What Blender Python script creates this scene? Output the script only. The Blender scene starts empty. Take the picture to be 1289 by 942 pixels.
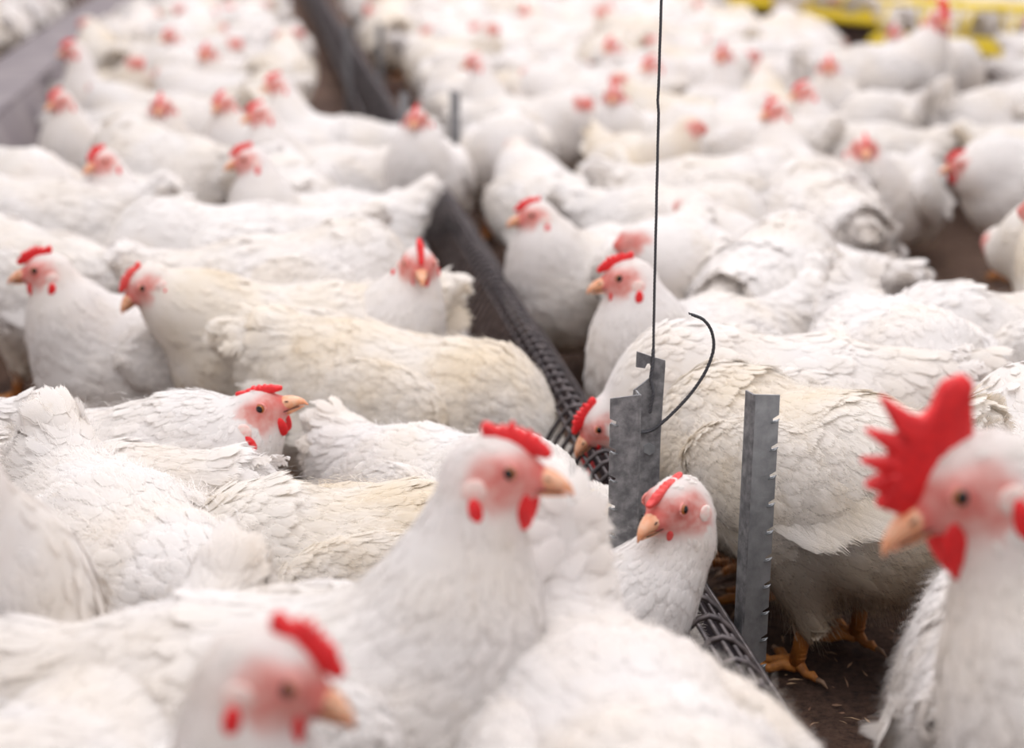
import bpy, bmesh, math, random
import numpy as np
from mathutils import Vector, Matrix, Euler

# ------------------------------------------------------------------ camera, world, lights
sc = bpy.context.scene
COL = sc.collection
W_, H_ = 1289.0, 942.0
F_PX = 2200.0
CAM_H = 0.80
HORIZON = -140.0
PITCH = math.atan((H_ / 2 - HORIZON) / F_PX)
cam_d = bpy.data.cameras.new('camera'); cam = bpy.data.objects.new('camera', cam_d); COL.objects.link(cam)
cam_d.sensor_width = 36.0
cam_d.lens = F_PX / W_ * 36.0
cam.location = (0, 0, CAM_H)
cam.rotation_euler = (math.pi / 2 - PITCH, 0, 0)
cam_d.clip_end = 200
cam_d.dof.use_dof = True
cam_d.dof.focus_distance = 1.68
cam_d.dof.aperture_fstop = 3.4
sc.camera = cam

sc.view_settings.view_transform = 'Standard'
sc.view_settings.look = 'None'
sc.view_settings.gamma = 1.0
sc.view_settings.use_curve_mapping = False
sc.view_settings.exposure = 0.10
sc.cycles.max_bounces = 6
sc.cycles.diffuse_bounces = 4
sc.cycles.glossy_bounces = 2
sc.cycles.transmission_bounces = 3
sc.cycles.transparent_max_bounces = 32
sc.cycles.use_denoising = True

world = bpy.data.worlds.new('barn_light'); sc.world = world; world.use_nodes = True
nt = world.node_tree; nt.nodes.clear()
out = nt.nodes.new('ShaderNodeOutputWorld'); bg = nt.nodes.new('ShaderNodeBackground')
tc = nt.nodes.new('ShaderNodeTexCoord'); sep = nt.nodes.new('ShaderNodeSeparateXYZ')
ramp = nt.nodes.new('ShaderNodeValToRGB')
mr = nt.nodes.new('ShaderNodeMapRange'); mr.inputs[1].default_value = -1; mr.inputs[2].default_value = 1
nt.links.new(tc.outputs['Generated'], sep.inputs[0]); nt.links.new(sep.outputs['Z'], mr.inputs[0])
nt.links.new(mr.outputs[0], ramp.inputs[0]); nt.links.new(ramp.outputs[0], bg.inputs[0]); nt.links.new(bg.outputs[0], out.inputs[0])
e = ramp.color_ramp.elements
e[0].position = 0.0; e[0].color = (0.34, 0.26, 0.18, 1)
e[1].position = 1.0; e[1].color = (1.0, 0.98, 1.0, 1)
el = e.new(0.5); el.color = (0.72, 0.67, 0.67, 1)
bg.inputs[1].default_value = 0.88

def area(name, loc, rot, sx, sy, power, col):
    l = bpy.data.lights.new(name, 'AREA'); l.shape = 'RECTANGLE'; l.size = sx; l.size_y = sy; l.energy = power; l.color = col
    o = bpy.data.objects.new(name, l); COL.objects.link(o); o.location = loc; o.rotation_euler = rot
    return o
area('barn_ceiling_light', (0.2, 2.2, 3.0), (0, 0, 0), 2.6, 5.0, 80, (1.0, 0.965, 0.985))
area('barn_ceiling_light', (0.2, 9.5, 3.0), (0, 0, 0), 4.0, 8.0, 175, (1.0, 0.95, 0.985))

# ------------------------------------------------------------------ pixel helpers
CT, ST = math.cos(PITCH), math.sin(PITCH)
def ray(px, py):
    a = (px - W_ / 2) / F_PX; b = -(py - H_ / 2) / F_PX
    return Vector((a, CT + b * ST, -ST + b * CT))
def at_y(px, py, Y):
    r = ray(px, py); t = Y / r.y
    return Vector((r.x * t, Y, CAM_H + r.z * t))
def at_z(px, py, z):
    r = ray(px, py); t = (z - CAM_H) / r.z
    return Vector((r.x * t, r.y * t, z))

# ------------------------------------------------------------------ materials
def new_mat(name):
    m = bpy.data.materials.new(name); m.use_nodes = True
    n = m.node_tree.nodes; l = m.node_tree.links
    return m, n, l, n['Principled BSDF']
def noise(n, l, scale, detail=4, coord='Object', rough=0.6, vec_scale=None):
    t = n.new('ShaderNodeTexCoord'); z = n.new('ShaderNodeTexNoise'); z.inputs['Scale'].default_value = scale
    z.inputs['Detail'].default_value = detail; z.inputs['Roughness'].default_value = rough
    if vec_scale:
        mp = n.new('ShaderNodeMapping'); mp.inputs['Scale'].default_value = vec_scale
        l.new(t.outputs[coord], mp.inputs[0]); l.new(mp.outputs[0], z.inputs['Vector'])
    else: l.new(t.outputs[coord], z.inputs['Vector'])
    return z
def cramp(n, l, src, stops):
    r = n.new('ShaderNodeValToRGB'); l.new(src, r.inputs[0])
    e = r.color_ramp.elements
    while len(e) < len(stops): e.new(0.5)
    for k, (p, c) in enumerate(stops):
        e[k].position = p; e[k].color = (*c, 1) if len(c) == 3 else c
    return r
def mixc(n, l, fac, a, b):
    m = n.new('ShaderNodeMix'); m.data_type = 'RGBA'
    if isinstance(fac, (int, float)): m.inputs[0].default_value = fac
    else: l.new(fac, m.inputs[0])
    for v, s in ((a, m.inputs[6]), (b, m.inputs[7])):
        if isinstance(v, tuple): s.default_value = (*v, 1)
        else: l.new(v, s)
    return m.outputs[2]
def bump(n, l, src, bs, strength, dist=0.002):
    b = n.new('ShaderNodeBump'); b.inputs['Strength'].default_value = strength; b.inputs['Distance'].default_value = dist
    l.new(src, b.inputs['Height']); l.new(b.outputs[0], bs.inputs['Normal'])

def feather_mat(name, base, cream, dirt_amt):
    m, n, l, bs = new_mat(name)
    oi = n.new('ShaderNodeObjectInfo')
    t = n.new('ShaderNodeTexCoord')
    add = n.new('ShaderNodeVectorMath'); add.operation = 'ADD'
    comb = n.new('ShaderNodeCombineXYZ'); mul = n.new('ShaderNodeMath'); mul.operation = 'MULTIPLY'; mul.inputs[1].default_value = 9
    l.new(oi.outputs['Random'], mul.inputs[0]); l.new(mul.outputs[0], comb.inputs[0])
    l.new(t.outputs['Object'], add.inputs[0]); l.new(comb.outputs[0], add.inputs[1])
    z1 = n.new('ShaderNodeTexNoise'); z1.inputs['Scale'].default_value = 9; z1.inputs['Detail'].default_value = 5
    z2 = n.new('ShaderNodeTexNoise'); z2.inputs['Scale'].default_value = 28; z2.inputs['Detail'].default_value = 6; z2.inputs['Roughness'].default_value = .7
    l.new(add.outputs[0], z1.inputs['Vector']); l.new(add.outputs[0], z2.inputs['Vector'])
    r1 = cramp(n, l, z1.outputs[0], [(0.42, (0, 0, 0)), (0.72, (1, 1, 1))])
    c1 = mixc(n, l, r1.outputs[0], base, cream)
    r2 = cramp(n, l, z2.outputs[0], [(0.60, (0, 0, 0)), (0.78, (dirt_amt,) * 3)])
    c2 = mixc(n, l, r2.outputs[0], c1, (0.62, 0.47, 0.28))
    at = n.new('ShaderNodeAttribute'); at.attribute_name = 'skin'
    zs = n.new('ShaderNodeTexNoise'); zs.inputs['Scale'].default_value = 120; l.new(t.outputs['Object'], zs.inputs['Vector'])
    rs = cramp(n, l, zs.outputs[0], [(0.35, (0.80, 0.33, 0.29)), (0.65, (0.88, 0.55, 0.50))])
    at2 = n.new('ShaderNodeAttribute'); at2.attribute_name = 'flush'
    sk = mixc(n, l, at2.outputs['Fac'], rs.outputs[0], (0.80, 0.13, 0.11))
    c3 = mixc(n, l, at.outputs['Fac'], c2, sk)
    at3 = n.new('ShaderNodeAttribute'); at3.attribute_name = 'soil'
    c4 = mixc(n, l, at3.outputs['Fac'], c3, (0.72, 0.58, 0.38))  # tan for dirt, also tinting the undersides as painted warm shade
    bs.inputs['Roughness'].default_value = 0.85
    bs.inputs['Specular IOR Level'].default_value = 0.15
    l.new(c4, bs.inputs['Base Color'])
    # barbs
    uv = n.new('ShaderNodeUVMap'); mp = n.new('ShaderNodeMapping'); mp.inputs['Scale'].default_value = (14, 60, 1)
    l.new(uv.outputs[0], mp.inputs[0])
    zb = n.new('ShaderNodeTexNoise'); zb.inputs['Scale'].default_value = 1.0; zb.inputs['Detail'].default_value = 2
    l.new(mp.outputs[0], zb.inputs['Vector'])
    bump(n, l, zb.outputs[0], bs, 0.35, 0.0015)
    tr = n.new('ShaderNodeBsdfTranslucent'); l.new(c4, tr.inputs[0])
    mx = n.new('ShaderNodeMixShader'); mx.inputs[0].default_value = 0.30
    l.new(bs.outputs[0], mx.inputs[1]); l.new(tr.outputs[0], mx.inputs[2])
    # frayed vane edges: barbs thin out towards the tip and sides of every feather
    def mth(op, a, b=None):
        q = n.new('ShaderNodeMath'); q.operation = op
        for v_, k_ in ((a, 0), (b, 1)):
            if v_ is None: continue
            if isinstance(v_, (int, float)): q.inputs[k_].default_value = v_
            else: l.new(v_, q.inputs[k_])
        return q.outputs[0]
    su = n.new('ShaderNodeSeparateXYZ'); l.new(uv.outputs[0], su.inputs[0]); so = n.new('ShaderNodeSeparateXYZ'); l.new(t.outputs['Object'], so.inputs[0])
    cv = n.new('ShaderNodeCombineXYZ'); l.new(mth('MULTIPLY', su.outputs[0], 11.0), cv.inputs[0]); l.new(mth('MULTIPLY', su.outputs[1], 1.0), cv.inputs[1])
    l.new(mth('MULTIPLY', mth('ADD', so.outputs[0], so.outputs[2]), 24.0), cv.inputs[2])
    zf = n.new('ShaderNodeTexNoise'); zf.inputs['Scale'].default_value = 1.6; zf.inputs['Detail'].default_value = 3; l.new(cv.outputs[0], zf.inputs['Vector'])
    side = mth('MULTIPLY', mth('SUBTRACT', mth('ABSOLUTE', mth('SUBTRACT', su.outputs[0], .5)), .26), 3.4)
    tip = mth('MULTIPLY', mth('SUBTRACT', su.outputs[1], .52), 1.75)
    ed = mth('MAXIMUM', side, tip)
    al = n.new('ShaderNodeClamp'); l.new(mth('MULTIPLY', mth('SUBTRACT', mth('ADD', mth('MULTIPLY', zf.outputs[0], 1.25), -.02), ed), 5.0), al.inputs[0])
    tp = n.new('ShaderNodeBsdfTransparent'); mf = n.new('ShaderNodeMixShader'); l.new(al.outputs[0], mf.inputs[0])
    l.new(tp.outputs[0], mf.inputs[1]); l.new(mx.outputs[0], mf.inputs[2])
    l.new(mf.outputs[0], n['Material Output'].inputs[0])
    return m

def simple(name, col, rough=0.5, metal=0.0, spec=0.5, nscale=None, col2=None, b=0.0, bscale=60, sss=0.0, bdist=0.002, lo=.4, hi=.65, vec_scale=None):
    m, n, l, bs = new_mat(name)
    bs.inputs['Roughness'].default_value = rough; bs.inputs['Metallic'].default_value = metal
    bs.inputs['Specular IOR Level'].default_value = spec
    bs.inputs['Base Color'].default_value = (*col, 1)
    if sss:
        bs.inputs['Subsurface Weight'].default_value = sss; bs.inputs['Subsurface Radius'].default_value = (1, .25, .2)
        bs.inputs['Subsurface Scale'].default_value = 0.006
    if nscale:
        z = noise(n, l, nscale, 5, vec_scale=vec_scale)
        r = cramp(n, l, z.outputs[0], [(lo, col), (hi, col2)])
        l.new(r.outputs[0], bs.inputs['Base Color'])
    if b:
        z = noise(n, l, bscale, 4); bump(n, l, z.outputs[0], bs, b, bdist)
    return m

M = {}
M['white'] = feather_mat('white_feathers', (0.93, 0.90, 0.88), (0.91, 0.85, 0.78), 0.30)
M['cream'] = feather_mat('cream_feathers', (0.92, 0.875, 0.82), (0.88, 0.78, 0.63), 0.5)
M['comb'] = simple('red_comb', (0.82, 0.018, 0.022), 0.5, nscale=160, col2=(0.66, 0.012, 0.018), b=0.5, bscale=420, sss=0.25, bdist=.001)
M['comb_pale'] = simple('pale_red_comb', (0.82, 0.10, 0.09), 0.55, nscale=160, col2=(0.72, 0.05, 0.05), b=0.5, bscale=420, sss=0.25, bdist=.001)
M['lobe'] = simple('pale_earlobe', (0.88, 0.74, 0.68), 0.6, nscale=150, col2=(0.86, 0.52, 0.48), b=0.3, bscale=300, sss=.2)
M['beak'] = simple('horn_beak', (0.80, 0.34, 0.17), 0.4, nscale=90, col2=(0.85, 0.50, 0.33), b=0.2, bscale=200, sss=.15)
M['beak_dark'] = simple('nostril', (0.05, 0.02, 0.015), 0.6)
M['iris'] = simple('amber_iris', (0.40, 0.13, 0.03), 0.15)
M['pupil'] = simple('black_pupil', (0.004, 0.003, 0.003), 0.06)
M['lid'] = simple('pink_eyelid', (0.78, 0.30, 0.26), 0.5, sss=.1)
M['leg'] = simple('orange_scaly_leg', (0.62, 0.24, 0.05), 0.5, nscale=70, col2=(0.40, 0.15, 0.045), b=0.6, bscale=260)
M['claw'] = simple('horn_claw', (0.35, 0.22, 0.14), 0.4)
M['galv'] = simple('galvanised_steel', (0.24, 0.255, 0.27), 0.48, metal=0.65, nscale=55, col2=(0.42, 0.44, 0.46), b=0.15, bscale=160, lo=.3, hi=.7)
M['galv_rust'] = simple('dull_galvanised_steel', (0.15, 0.15, 0.16), 0.6, metal=0.5, nscale=70, col2=(0.33, 0.33, 0.34), b=0.25, bscale=160)
M['wire'] = simple('dark_wire', (0.06, 0.052, 0.055), 0.34, metal=0.6, nscale=80, col2=(0.13, 0.11, 0.11))
M['rope'] = simple('steel_cable', (0.09, 0.09, 0.10), 0.45, metal=0.6)
M['trough'] = simple('feeder_trough_metal', (0.055, 0.045, 0.06), 0.5, metal=0.3, nscale=18, col2=(0.11, 0.09, 0.10), b=.2, bscale=60)
M['greymetal'] = simple('grey_sheet_metal', (0.20, 0.17, 0.185), 0.6, metal=0.15, nscale=6, col2=(0.30, 0.26, 0.265), b=.1, bscale=30)
M['feed'] = simple('ground_feed', (0.13, 0.07, 0.04), 0.95, nscale=200, col2=(0.06, 0.035, 0.03), b=1.0, bscale=300)
M['yellow'] = simple('yellow_plastic', (0.86, 0.66, 0.02), 0.4, nscale=20, col2=(0.80, 0.58, 0.03))
M['orange'] = simple('orange_plastic', (0.85, 0.33, 0.06), 0.5, nscale=25, col2=(0.82, 0.45, 0.16))
M['chip'] = simple('wood_shaving', (0.50, 0.33, 0.20), 0.9, nscale=30, col2=(0.22, 0.12, 0.08))
m, n, l, bs = new_mat('litter_floor')
z1 = noise(n, l, 2.2, 5); z2 = noise(n, l, 70, 6, rough=.75)
ra = cramp(n, l, z1.outputs[0], [(0.35, (0.085, 0.045, 0.032)), (0.62, (0.22, 0.14, 0.10))])
rb = cramp(n, l, z2.outputs[0], [(0.35, (0.35, 0.3, 0.3)), (0.7, (1.5, 1.4, 1.3))])
mm = n.new('ShaderNodeMix'); mm.data_type = 'RGBA'; mm.blend_type = 'MULTIPLY'; mm.inputs[0].default_value = 1
l.new(ra.outputs[0], mm.inputs[6]); l.new(rb.outputs[0], mm.inputs[7]); l.new(mm.outputs[2], bs.inputs['Base Color'])
bs.inputs['Roughness'].default_value = .95
bump(n, l, z2.outputs[0], bs, 1.0, 0.012)
M['floor'] = m

# ------------------------------------------------------------------ mesh helpers
def mesh_np(name, V, quads=None, tris=None, mats=(), mi=None, uv=None, attrs=None, smooth=True):
    """V (n,3); quads (m,4); tris (k,3). mi: per-face material index (quads first)."""
    me = bpy.data.meshes.new(name)
    nq = 0 if quads is None else len(quads); ntt = 0 if tris is None else len(tris)
    me.vertices.add(len(V)); me.vertices.foreach_set('co', np.ascontiguousarray(V, dtype=np.float32).ravel())
    idx = []
    if nq: idx.append(np.asarray(quads).ravel())
    if ntt: idx.append(np.asarray(tris).ravel())
    idx = np.concatenate(idx).astype(np.int32)
    me.loops.add(len(idx)); me.loops.foreach_set('vertex_index', idx)
    me.polygons.add(nq + ntt)
    starts = np.concatenate([np.arange(nq) * 4, nq * 4 + np.arange(ntt) * 3]).astype(np.int32)
    me.polygons.foreach_set('loop_start', starts)
    if mi is not None: me.polygons.foreach_set('material_index', np.asarray(mi, dtype=np.int32))
    me.polygons.foreach_set('use_smooth', np.full(nq + ntt, smooth))
    if uv is not None:
        u = me.uv_layers.new(name='UVMap'); u.data.foreach_set('uv', np.asarray(uv, dtype=np.float32)[idx].ravel())
    if attrs:
        for k, a in attrs.items():
            at = me.attributes.new(k, 'FLOAT', 'POINT'); at.data.foreach_set('value', np.asarray(a, dtype=np.float32))
    for mt in mats: me.materials.append(mt)
    me.update(); me.validate()
    return me
def link(name, me, parent=None):
    o = bpy.data.objects.new(name, me); COL.objects.link(o)
    if parent is not None: o.parent = parent
    return o
def tag(o, label, cat, group=None, kind=None):
    if label: o['label'] = label
    if cat: o['category'] = cat
    if group: o['group'] = group
    if kind: o['kind'] = kind
    return o
def empty(name, loc, label, cat, group=None, rz=0):
    o = bpy.data.objects.new(name, None); COL.objects.link(o); o.location = loc; o.rotation_euler = (0, 0, rz)
    o.empty_display_size = .05
    return tag(o, label, cat, group)
def tube(pts, rad, seg=8, caps=True):
    """returns V, F(list) of a tube through pts; rad scalar or list"""
    pts = [Vector(p) for p in pts]; n = len(pts)
    rad = [rad] * n if isinstance(rad, (int, float)) else rad
    V, Q = [], []
    up = None
    for i, p in enumerate(pts):
        t = (pts[min(i + 1, n - 1)] - pts[max(i - 1, 0)]).normalized()
        if up is None:
            up = Vector((0, 0, 1)) if abs(t.z) < .9 else Vector((1, 0, 0))
        a = (up - t * up.dot(t)).normalized(); up = a; b = t.cross(a)
        for k in range(seg):
            th = 2 * math.pi * k / seg
            V.append(p + (a * math.cos(th) + b * math.sin(th)) * rad[i])
    for i in range(n - 1):
        for k in range(seg):
            k2 = (k + 1) % seg
            Q.append((i * seg + k, i * seg + k2, (i + 1) * seg + k2, (i + 1) * seg + k))
    if caps:
        Q.append(tuple(range(seg - 1, -1, -1))); Q.append(tuple((n - 1) * seg + k for k in range(seg)))
    return V, Q
class MB:
    def __init__(s): s.V = []; s.F = []; s.M = []
    def add(s, V, F, mi=0, mat=None):
        b = len(s.V)
        s.V += [tuple(mat @ Vector(v)) if mat is not None else tuple(v) for v in V]
        s.F += [tuple(i + b for i in f) for f in F]; s.M += [mi] * len(F); return s
    def tube(s, pts, rad, seg=8, mi=0, mat=None): V, F = tube(pts, rad, seg); return s.add(V, F, mi, mat)
    def box(s, c, h, mi=0, rot=None, bev=0):
        cx, cy, cz = c; hx, hy, hz = h
        bm = bmesh.new(); bmesh.ops.create_cube(bm, size=2)
        for v in bm.verts: v.co = Vector((v.co.x * hx, v.co.y * hy, v.co.z * hz))
        if bev: bmesh.ops.bevel(bm, geom=bm.edges[:], offset=bev, segments=2, affect='EDGES', profile=.6)
        R = (rot or Matrix.Identity(3)).to_4x4(); T = Matrix.Translation(c) @ R
        bm.verts.ensure_lookup_table()
        s.add([T @ v.co for v in bm.verts], [[v.index for v in f.verts] for f in bm.faces], mi); bm.free(); return s
    def prism(s, poly, y0, y1, T=None, mi=0):
        """polygon in local XZ extruded along local Y"""
        n_ = len(poly); V = [(x, y0, z) for x, z in poly] + [(x, y1, z) for x, z in poly]
        F = [tuple(range(n_)), tuple(range(2 * n_ - 1, n_ - 1, -1))] + [(i, i + n_, (i + 1) % n_ + n_, (i + 1) % n_) for i in range(n_)]
        return s.add(V, F, mi, T)
    def mesh(s, name, mats, smooth=False, fix=True):
        me = bpy.data.meshes.new(name); me.from_pydata(s.V, [], s.F)
        for m_ in mats: me.materials.append(m_)
        me.polygons.foreach_set('material_index', np.array(s.M, dtype=np.int32))
        if fix:
            bm = bmesh.new(); bm.from_mesh(me); bmesh.ops.recalc_face_normals(bm, faces=bm.faces); bm.to_mesh(me); bm.free()
        me.polygons.foreach_set('use_smooth', np.full(len(me.polygons), smooth))
        me.update(); return me

# ------------------------------------------------------------------ implicit surface tools
def smin(a, b, k):
    h = np.maximum(k - np.abs(a - b), 0) / k
    return np.minimum(a, b) - h * h * k * 0.25
def sd_cone(P, a, b, r0, r1):
    a = np.asarray(a, float); b = np.asarray(b, float)
    ab = b - a; h = np.clip(((P - a) @ ab) / (ab @ ab), 0, 1)
    return np.linalg.norm(P - a - h[..., None] * ab, axis=-1) - (r0 + (r1 - r0) * h)
def sd_ell(P, c, r, R=None):
    q = P - np.asarray(c, float)
    if R is not None: q = q @ R
    r = np.asarray(r, float)
    k0 = np.linalg.norm(q / r, axis=-1); k1 = np.linalg.norm(q / (r * r), axis=-1) + 1e-9
    return k0 * (k0 - 1) / k1
def surface_nets(f, lo, hi, h):
    lo = np.asarray(lo, float); n = np.ceil((np.asarray(hi) - lo) / h).astype(int) + 1
    ax = [lo[i] + h * np.arange(n[i]) for i in range(3)]
    G = np.stack(np.meshgrid(*ax, indexing='ij'), -1)
    D = f(G.reshape(-1, 3)).reshape(n)
    S = D < 0
    nc = n - 1
    acc = np.zeros((*nc, 3)); cnt = np.zeros(nc)
    corners = [(i, j, k) for i in (0, 1) for j in (0, 1) for k in (0, 1)]
    for a in corners:
        for d in range(3):
            if a[d] == 1: continue
            b = list(a); b[d] = 1
            sa = tuple(slice(a[i], a[i] + nc[i]) for i in range(3)); sb = tuple(slice(b[i], b[i] + nc[i]) for i in range(3))
            x = S[sa] != S[sb]
            da, db = D[sa], D[sb]
            t = np.where(x, da / np.where(x, da - db, 1), 0)
            off = np.zeros((*nc, 3)); 
            for i in range(3): off[..., i] = a[i]
            off[..., d] += t
            acc += np.where(x[..., None], off, 0); cnt += x
    act = cnt > 0
    ids = -np.ones(nc, int); ids[act] = np.arange(act.sum())
    idx = np.argwhere(act)
    V = lo + h * (idx + acc[act] / cnt[act][:, None])
    Q = []
    for d in range(3):
        e1, e2 = [(1, 2), (2, 0), (0, 1)][d]
        sl0 = [slice(None)] * 3; sl1 = [slice(None)] * 3
        sl0[d] = slice(0, nc[d]); sl1[d] = slice(1, nc[d] + 1)
        x = S[tuple(sl0)] != S[tuple(sl1)]
        w = np.argwhere(x)
        ok = (w[:, e1] > 0) & (w[:, e2] > 0) & (w[:, e1] < nc[e1]) & (w[:, e2] < nc[e2])
        w = w[ok]
        def cid(o1, o2):
            c = w.copy(); c[:, e1] -= o1; c[:, e2] -= o2
            return ids[c[:, 0], c[:, 1], c[:, 2]]
        q = np.stack([cid(1, 1), cid(0, 1), cid(0, 0), cid(1, 0)], 1)
        inside = S[w[:, 0], w[:, 1], w[:, 2]]
        q[~inside] = q[~inside][:, ::-1]
        Q.append(q)
    Q = np.concatenate(Q); Q = Q[(Q >= 0).all(1)]
    # pull to the surface
    for _ in range(2):
        N = grad(f, V); V = V - N * np.clip(f(V), -h, h)[:, None] * .8
    return V, Q
def grad(f, P, e=1.5e-3):
    g = np.stack([f(P + np.eye(3)[i] * e) - f(P - np.eye(3)[i] * e) for i in range(3)], 1)
    return g / (np.linalg.norm(g, axis=1, keepdims=True) + 1e-9)
def nrm(a): return a / (np.linalg.norm(a, axis=-1, keepdims=True) + 1e-9)

def feather_cards(rng, P, N, T, L, Wd, lift, rows=4, jag=0.0, curl=0.0, camber=0.25, notch=False):
    """vectorised feathers: rows+1 stations x 3 columns each"""
    n_ = len(P); T = nrm(T - N * (T * N).sum(1, keepdims=True)); B = np.cross(N, T)
    st = np.linspace(0, 1, rows + 1)
    prof = np.interp(st, [0, .12, .4, .7, .88, 1], [.35, .75, 1, .95, .66, .12])
    V = np.zeros((n_, rows + 1, 3, 3)); UV = np.zeros((n_, rows + 1, 3, 2)); NV = np.zeros((n_, rows + 1, 3, 3))
    sideb = rng.normal(0, .06, n_)
    for i, s in enumerate(st):
        c = P + T * (s * L)[:, None] + N * (lift * np.sin(s * 1.4) * L - curl * s * s * L)[:, None] + B * (sideb * s * s * L)[:, None]
        for j, u in enumerate((-1, 0, 1)):
            w = prof[i] * Wd * .5 * (1 + (jag * rng.uniform(-1, .5, n_) if u else 0))
            dn = -camber * w if u else 0 * w
            back = (-.12 * L * (1 if i and u else 0)) * (1 + (jag * 2 * rng.uniform(-1, 1, n_)))
            V[:, i, j] = c + B * (u * w)[:, None] + N * dn[:, None] + T * np.asarray(back)[:, None]
            UV[:, i, j] = (u * .5 + .5, s)
            NV[:, i, j] = N + B * (u * .30) + T * (.22 * s - .08)
    base = (np.arange(n_) * (rows + 1) * 3)[:, None]
    q = []
    for i in range(rows):
        for j in range(2):
            a = i * 3 + j; q.append([a + 3, a + 4, a + 1, a])
    q = np.array(q)
    Q = (base[:, :, None] + q[None]).reshape(-1, 4)
    return V.reshape(-1, 3), Q, UV.reshape(-1, 2), nrm(NV.reshape(-1, 3))
def barb_feathers(rng, P, N, T, L, Wd, lift, nb=26, curl=0.0, loose=1.0):
    """long feathers built of a shaft and separate barbs: ragged, see-through edges"""
    Vs, Qs, UVs, Ns = [], [], [], []; b0 = 0
    T = nrm(T - N * (T * N).sum(1, keepdims=True)); B = np.cross(N, T)
    for k in range(len(P)):
        s = np.linspace(.10, 1.0, nb)
        s = s + rng.normal(0, .006, nb)
        c = P[k] + np.outer(s * L[k], T[k]) + np.outer(lift * np.sin(1.4 * s) * L[k] - curl * s * s * L[k], N[k])
        w = np.interp(s, [0, .15, .5, .8, 1], [.4, .9, 1, .8, .22]) * Wd[k] * .5
        bw = L[k] / nb * 0.66
        for sd in (-1, 1):
            fwd = .95 * (1 + rng.normal(0, .12, nb))
            d = sd * B[k][None] + T[k][None] * fwd[:, None]; d = nrm(d + rng.normal(0, .05 * loose, (nb, 3)))
            ln = (w * 1.35 * rng.uniform(.8, 1.08, nb))[:, None]
            r0 = c - T[k] * bw; r1 = c + T[k] * bw
            m1 = c + d * ln * .6 - N[k] * ln * .08
            t1 = c + d * ln - N[k] * ln * .25 + rng.normal(0, .0012 * loose, (nb, 3))
            hw = bw * .8; 
            V = np.stack([r0, r1, m1 + T[k] * hw * .9, t1 + T[k] * hw * .35, t1 - T[k] * hw * .15, m1 - T[k] * hw * .9], 1)
            base = b0 + np.arange(nb)[:, None] * 6
            Q = np.concatenate([base + np.array([0, 1, 2, 5]), base + np.array([5, 2, 3, 4])])
            if sd < 0: Q = Q[:, ::-1]
            Vs.append(V.reshape(-1, 3)); Qs.append(Q); b0 += nb * 6
            uvv = np.tile(np.array([[.5, 0], [.5, .1], [.55, .3], [.62, .5], [.60, .45], [.55, .25]]), (nb, 1)); UVs.append(uvv)
            Ns.append(np.tile(N[k] + B[k] * sd * .25, (nb * 6, 1)))
        # shaft
        sh = np.linspace(0, .97, 7)
        cc = P[k] + np.outer(sh * L[k], T[k]) + np.outer(lift * np.sin(1.4 * sh) * L[k] - curl * sh * sh * L[k] + .0004, N[k])
        rw = np.linspace(.0010, .0003, 7)[:, None]
        V = np.stack([cc - B[k] * rw, cc + B[k] * rw], 1).reshape(-1, 3)
        q = np.array([[2 * i + 2, 2 * i + 3, 2 * i + 1, 2 * i] for i in range(6)]) + b0
        Vs.append(V); Qs.append(q); b0 += 14; UVs.append(np.full((14, 2), .5)); Ns.append(np.tile(N[k], (14, 1)))
    return np.concatenate(Vs), np.concatenate(Qs), np.concatenate(UVs), nrm(np.concatenate(Ns))
def fluff(rng, P, N, T, L, wd=.00022):
    """thin curved strands: quad + tip tri as 2 quads"""
    n_ = len(P); d = nrm(T * .9 + N * rng.uniform(.10, .50, (n_, 1)) + rng.normal(0, .30, (n_, 3)))
    B = nrm(np.cross(d, N) + 1e-6)
    m_ = P + d * (L * .5)[:, None]
    e_ = P + d * (L)[:, None] + (T * .25 - np.array([0, 0, .12])) * L[:, None] + rng.normal(0, .12, (n_, 3)) * L[:, None]
    V = np.stack([P - B * wd, P + B * wd, m_ + B * wd * .8, m_ - B * wd * .8, e_ + B * wd * .3, e_ - B * wd * .3], 1)
    base = np.arange(n_)[:, None] * 6
    Q = np.concatenate([base + np.array([0, 1, 2, 3]), base + np.array([3, 2, 4, 5])])
    return V.reshape(-1, 3), Q, np.full((n_ * 6, 2), .5), np.repeat(nrm(N + .35 * d), 6, axis=0)
class Cat:
    def __init__(s): s.V = []; s.Q = []; s.U = []; s.NN = []; s.n = 0; s.A = {'skin': [], 'flush': [], 'soil': []}
    def add(s, V, Q, U=None, NN=None, **a):
        s.NN.append(NN)
        s.V.append(V); s.Q.append(Q + s.n); s.n += len(V); s.U.append(np.zeros((len(V), 2)) + .5 if U is None else U)
        for k in s.A:
            v = a.get(k, 0.0); s.A[k].append(np.zeros(len(V)) + v)
    def mesh(s, name, mats, custom=True):
        me = mesh_np(name, np.concatenate(s.V), np.concatenate(s.Q), mats=mats, uv=np.concatenate(s.U), attrs={k: np.concatenate(v) for k, v in s.A.items()})
        if not custom: return me
        if len(me.vertices) == s.n: me.normals_split_custom_set_from_vertices(np.concatenate(s.NN))
        else: print('NORMALS SKIPPED', len(me.vertices), s.n)
        return me

def rot_np(yaw, pitch=0, roll=0):
    return np.array(Matrix.Rotation(yaw, 3, 'Z') @ Matrix.Rotation(-pitch, 3, 'Y') @ Matrix.Rotation(roll, 3, 'X'))

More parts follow.
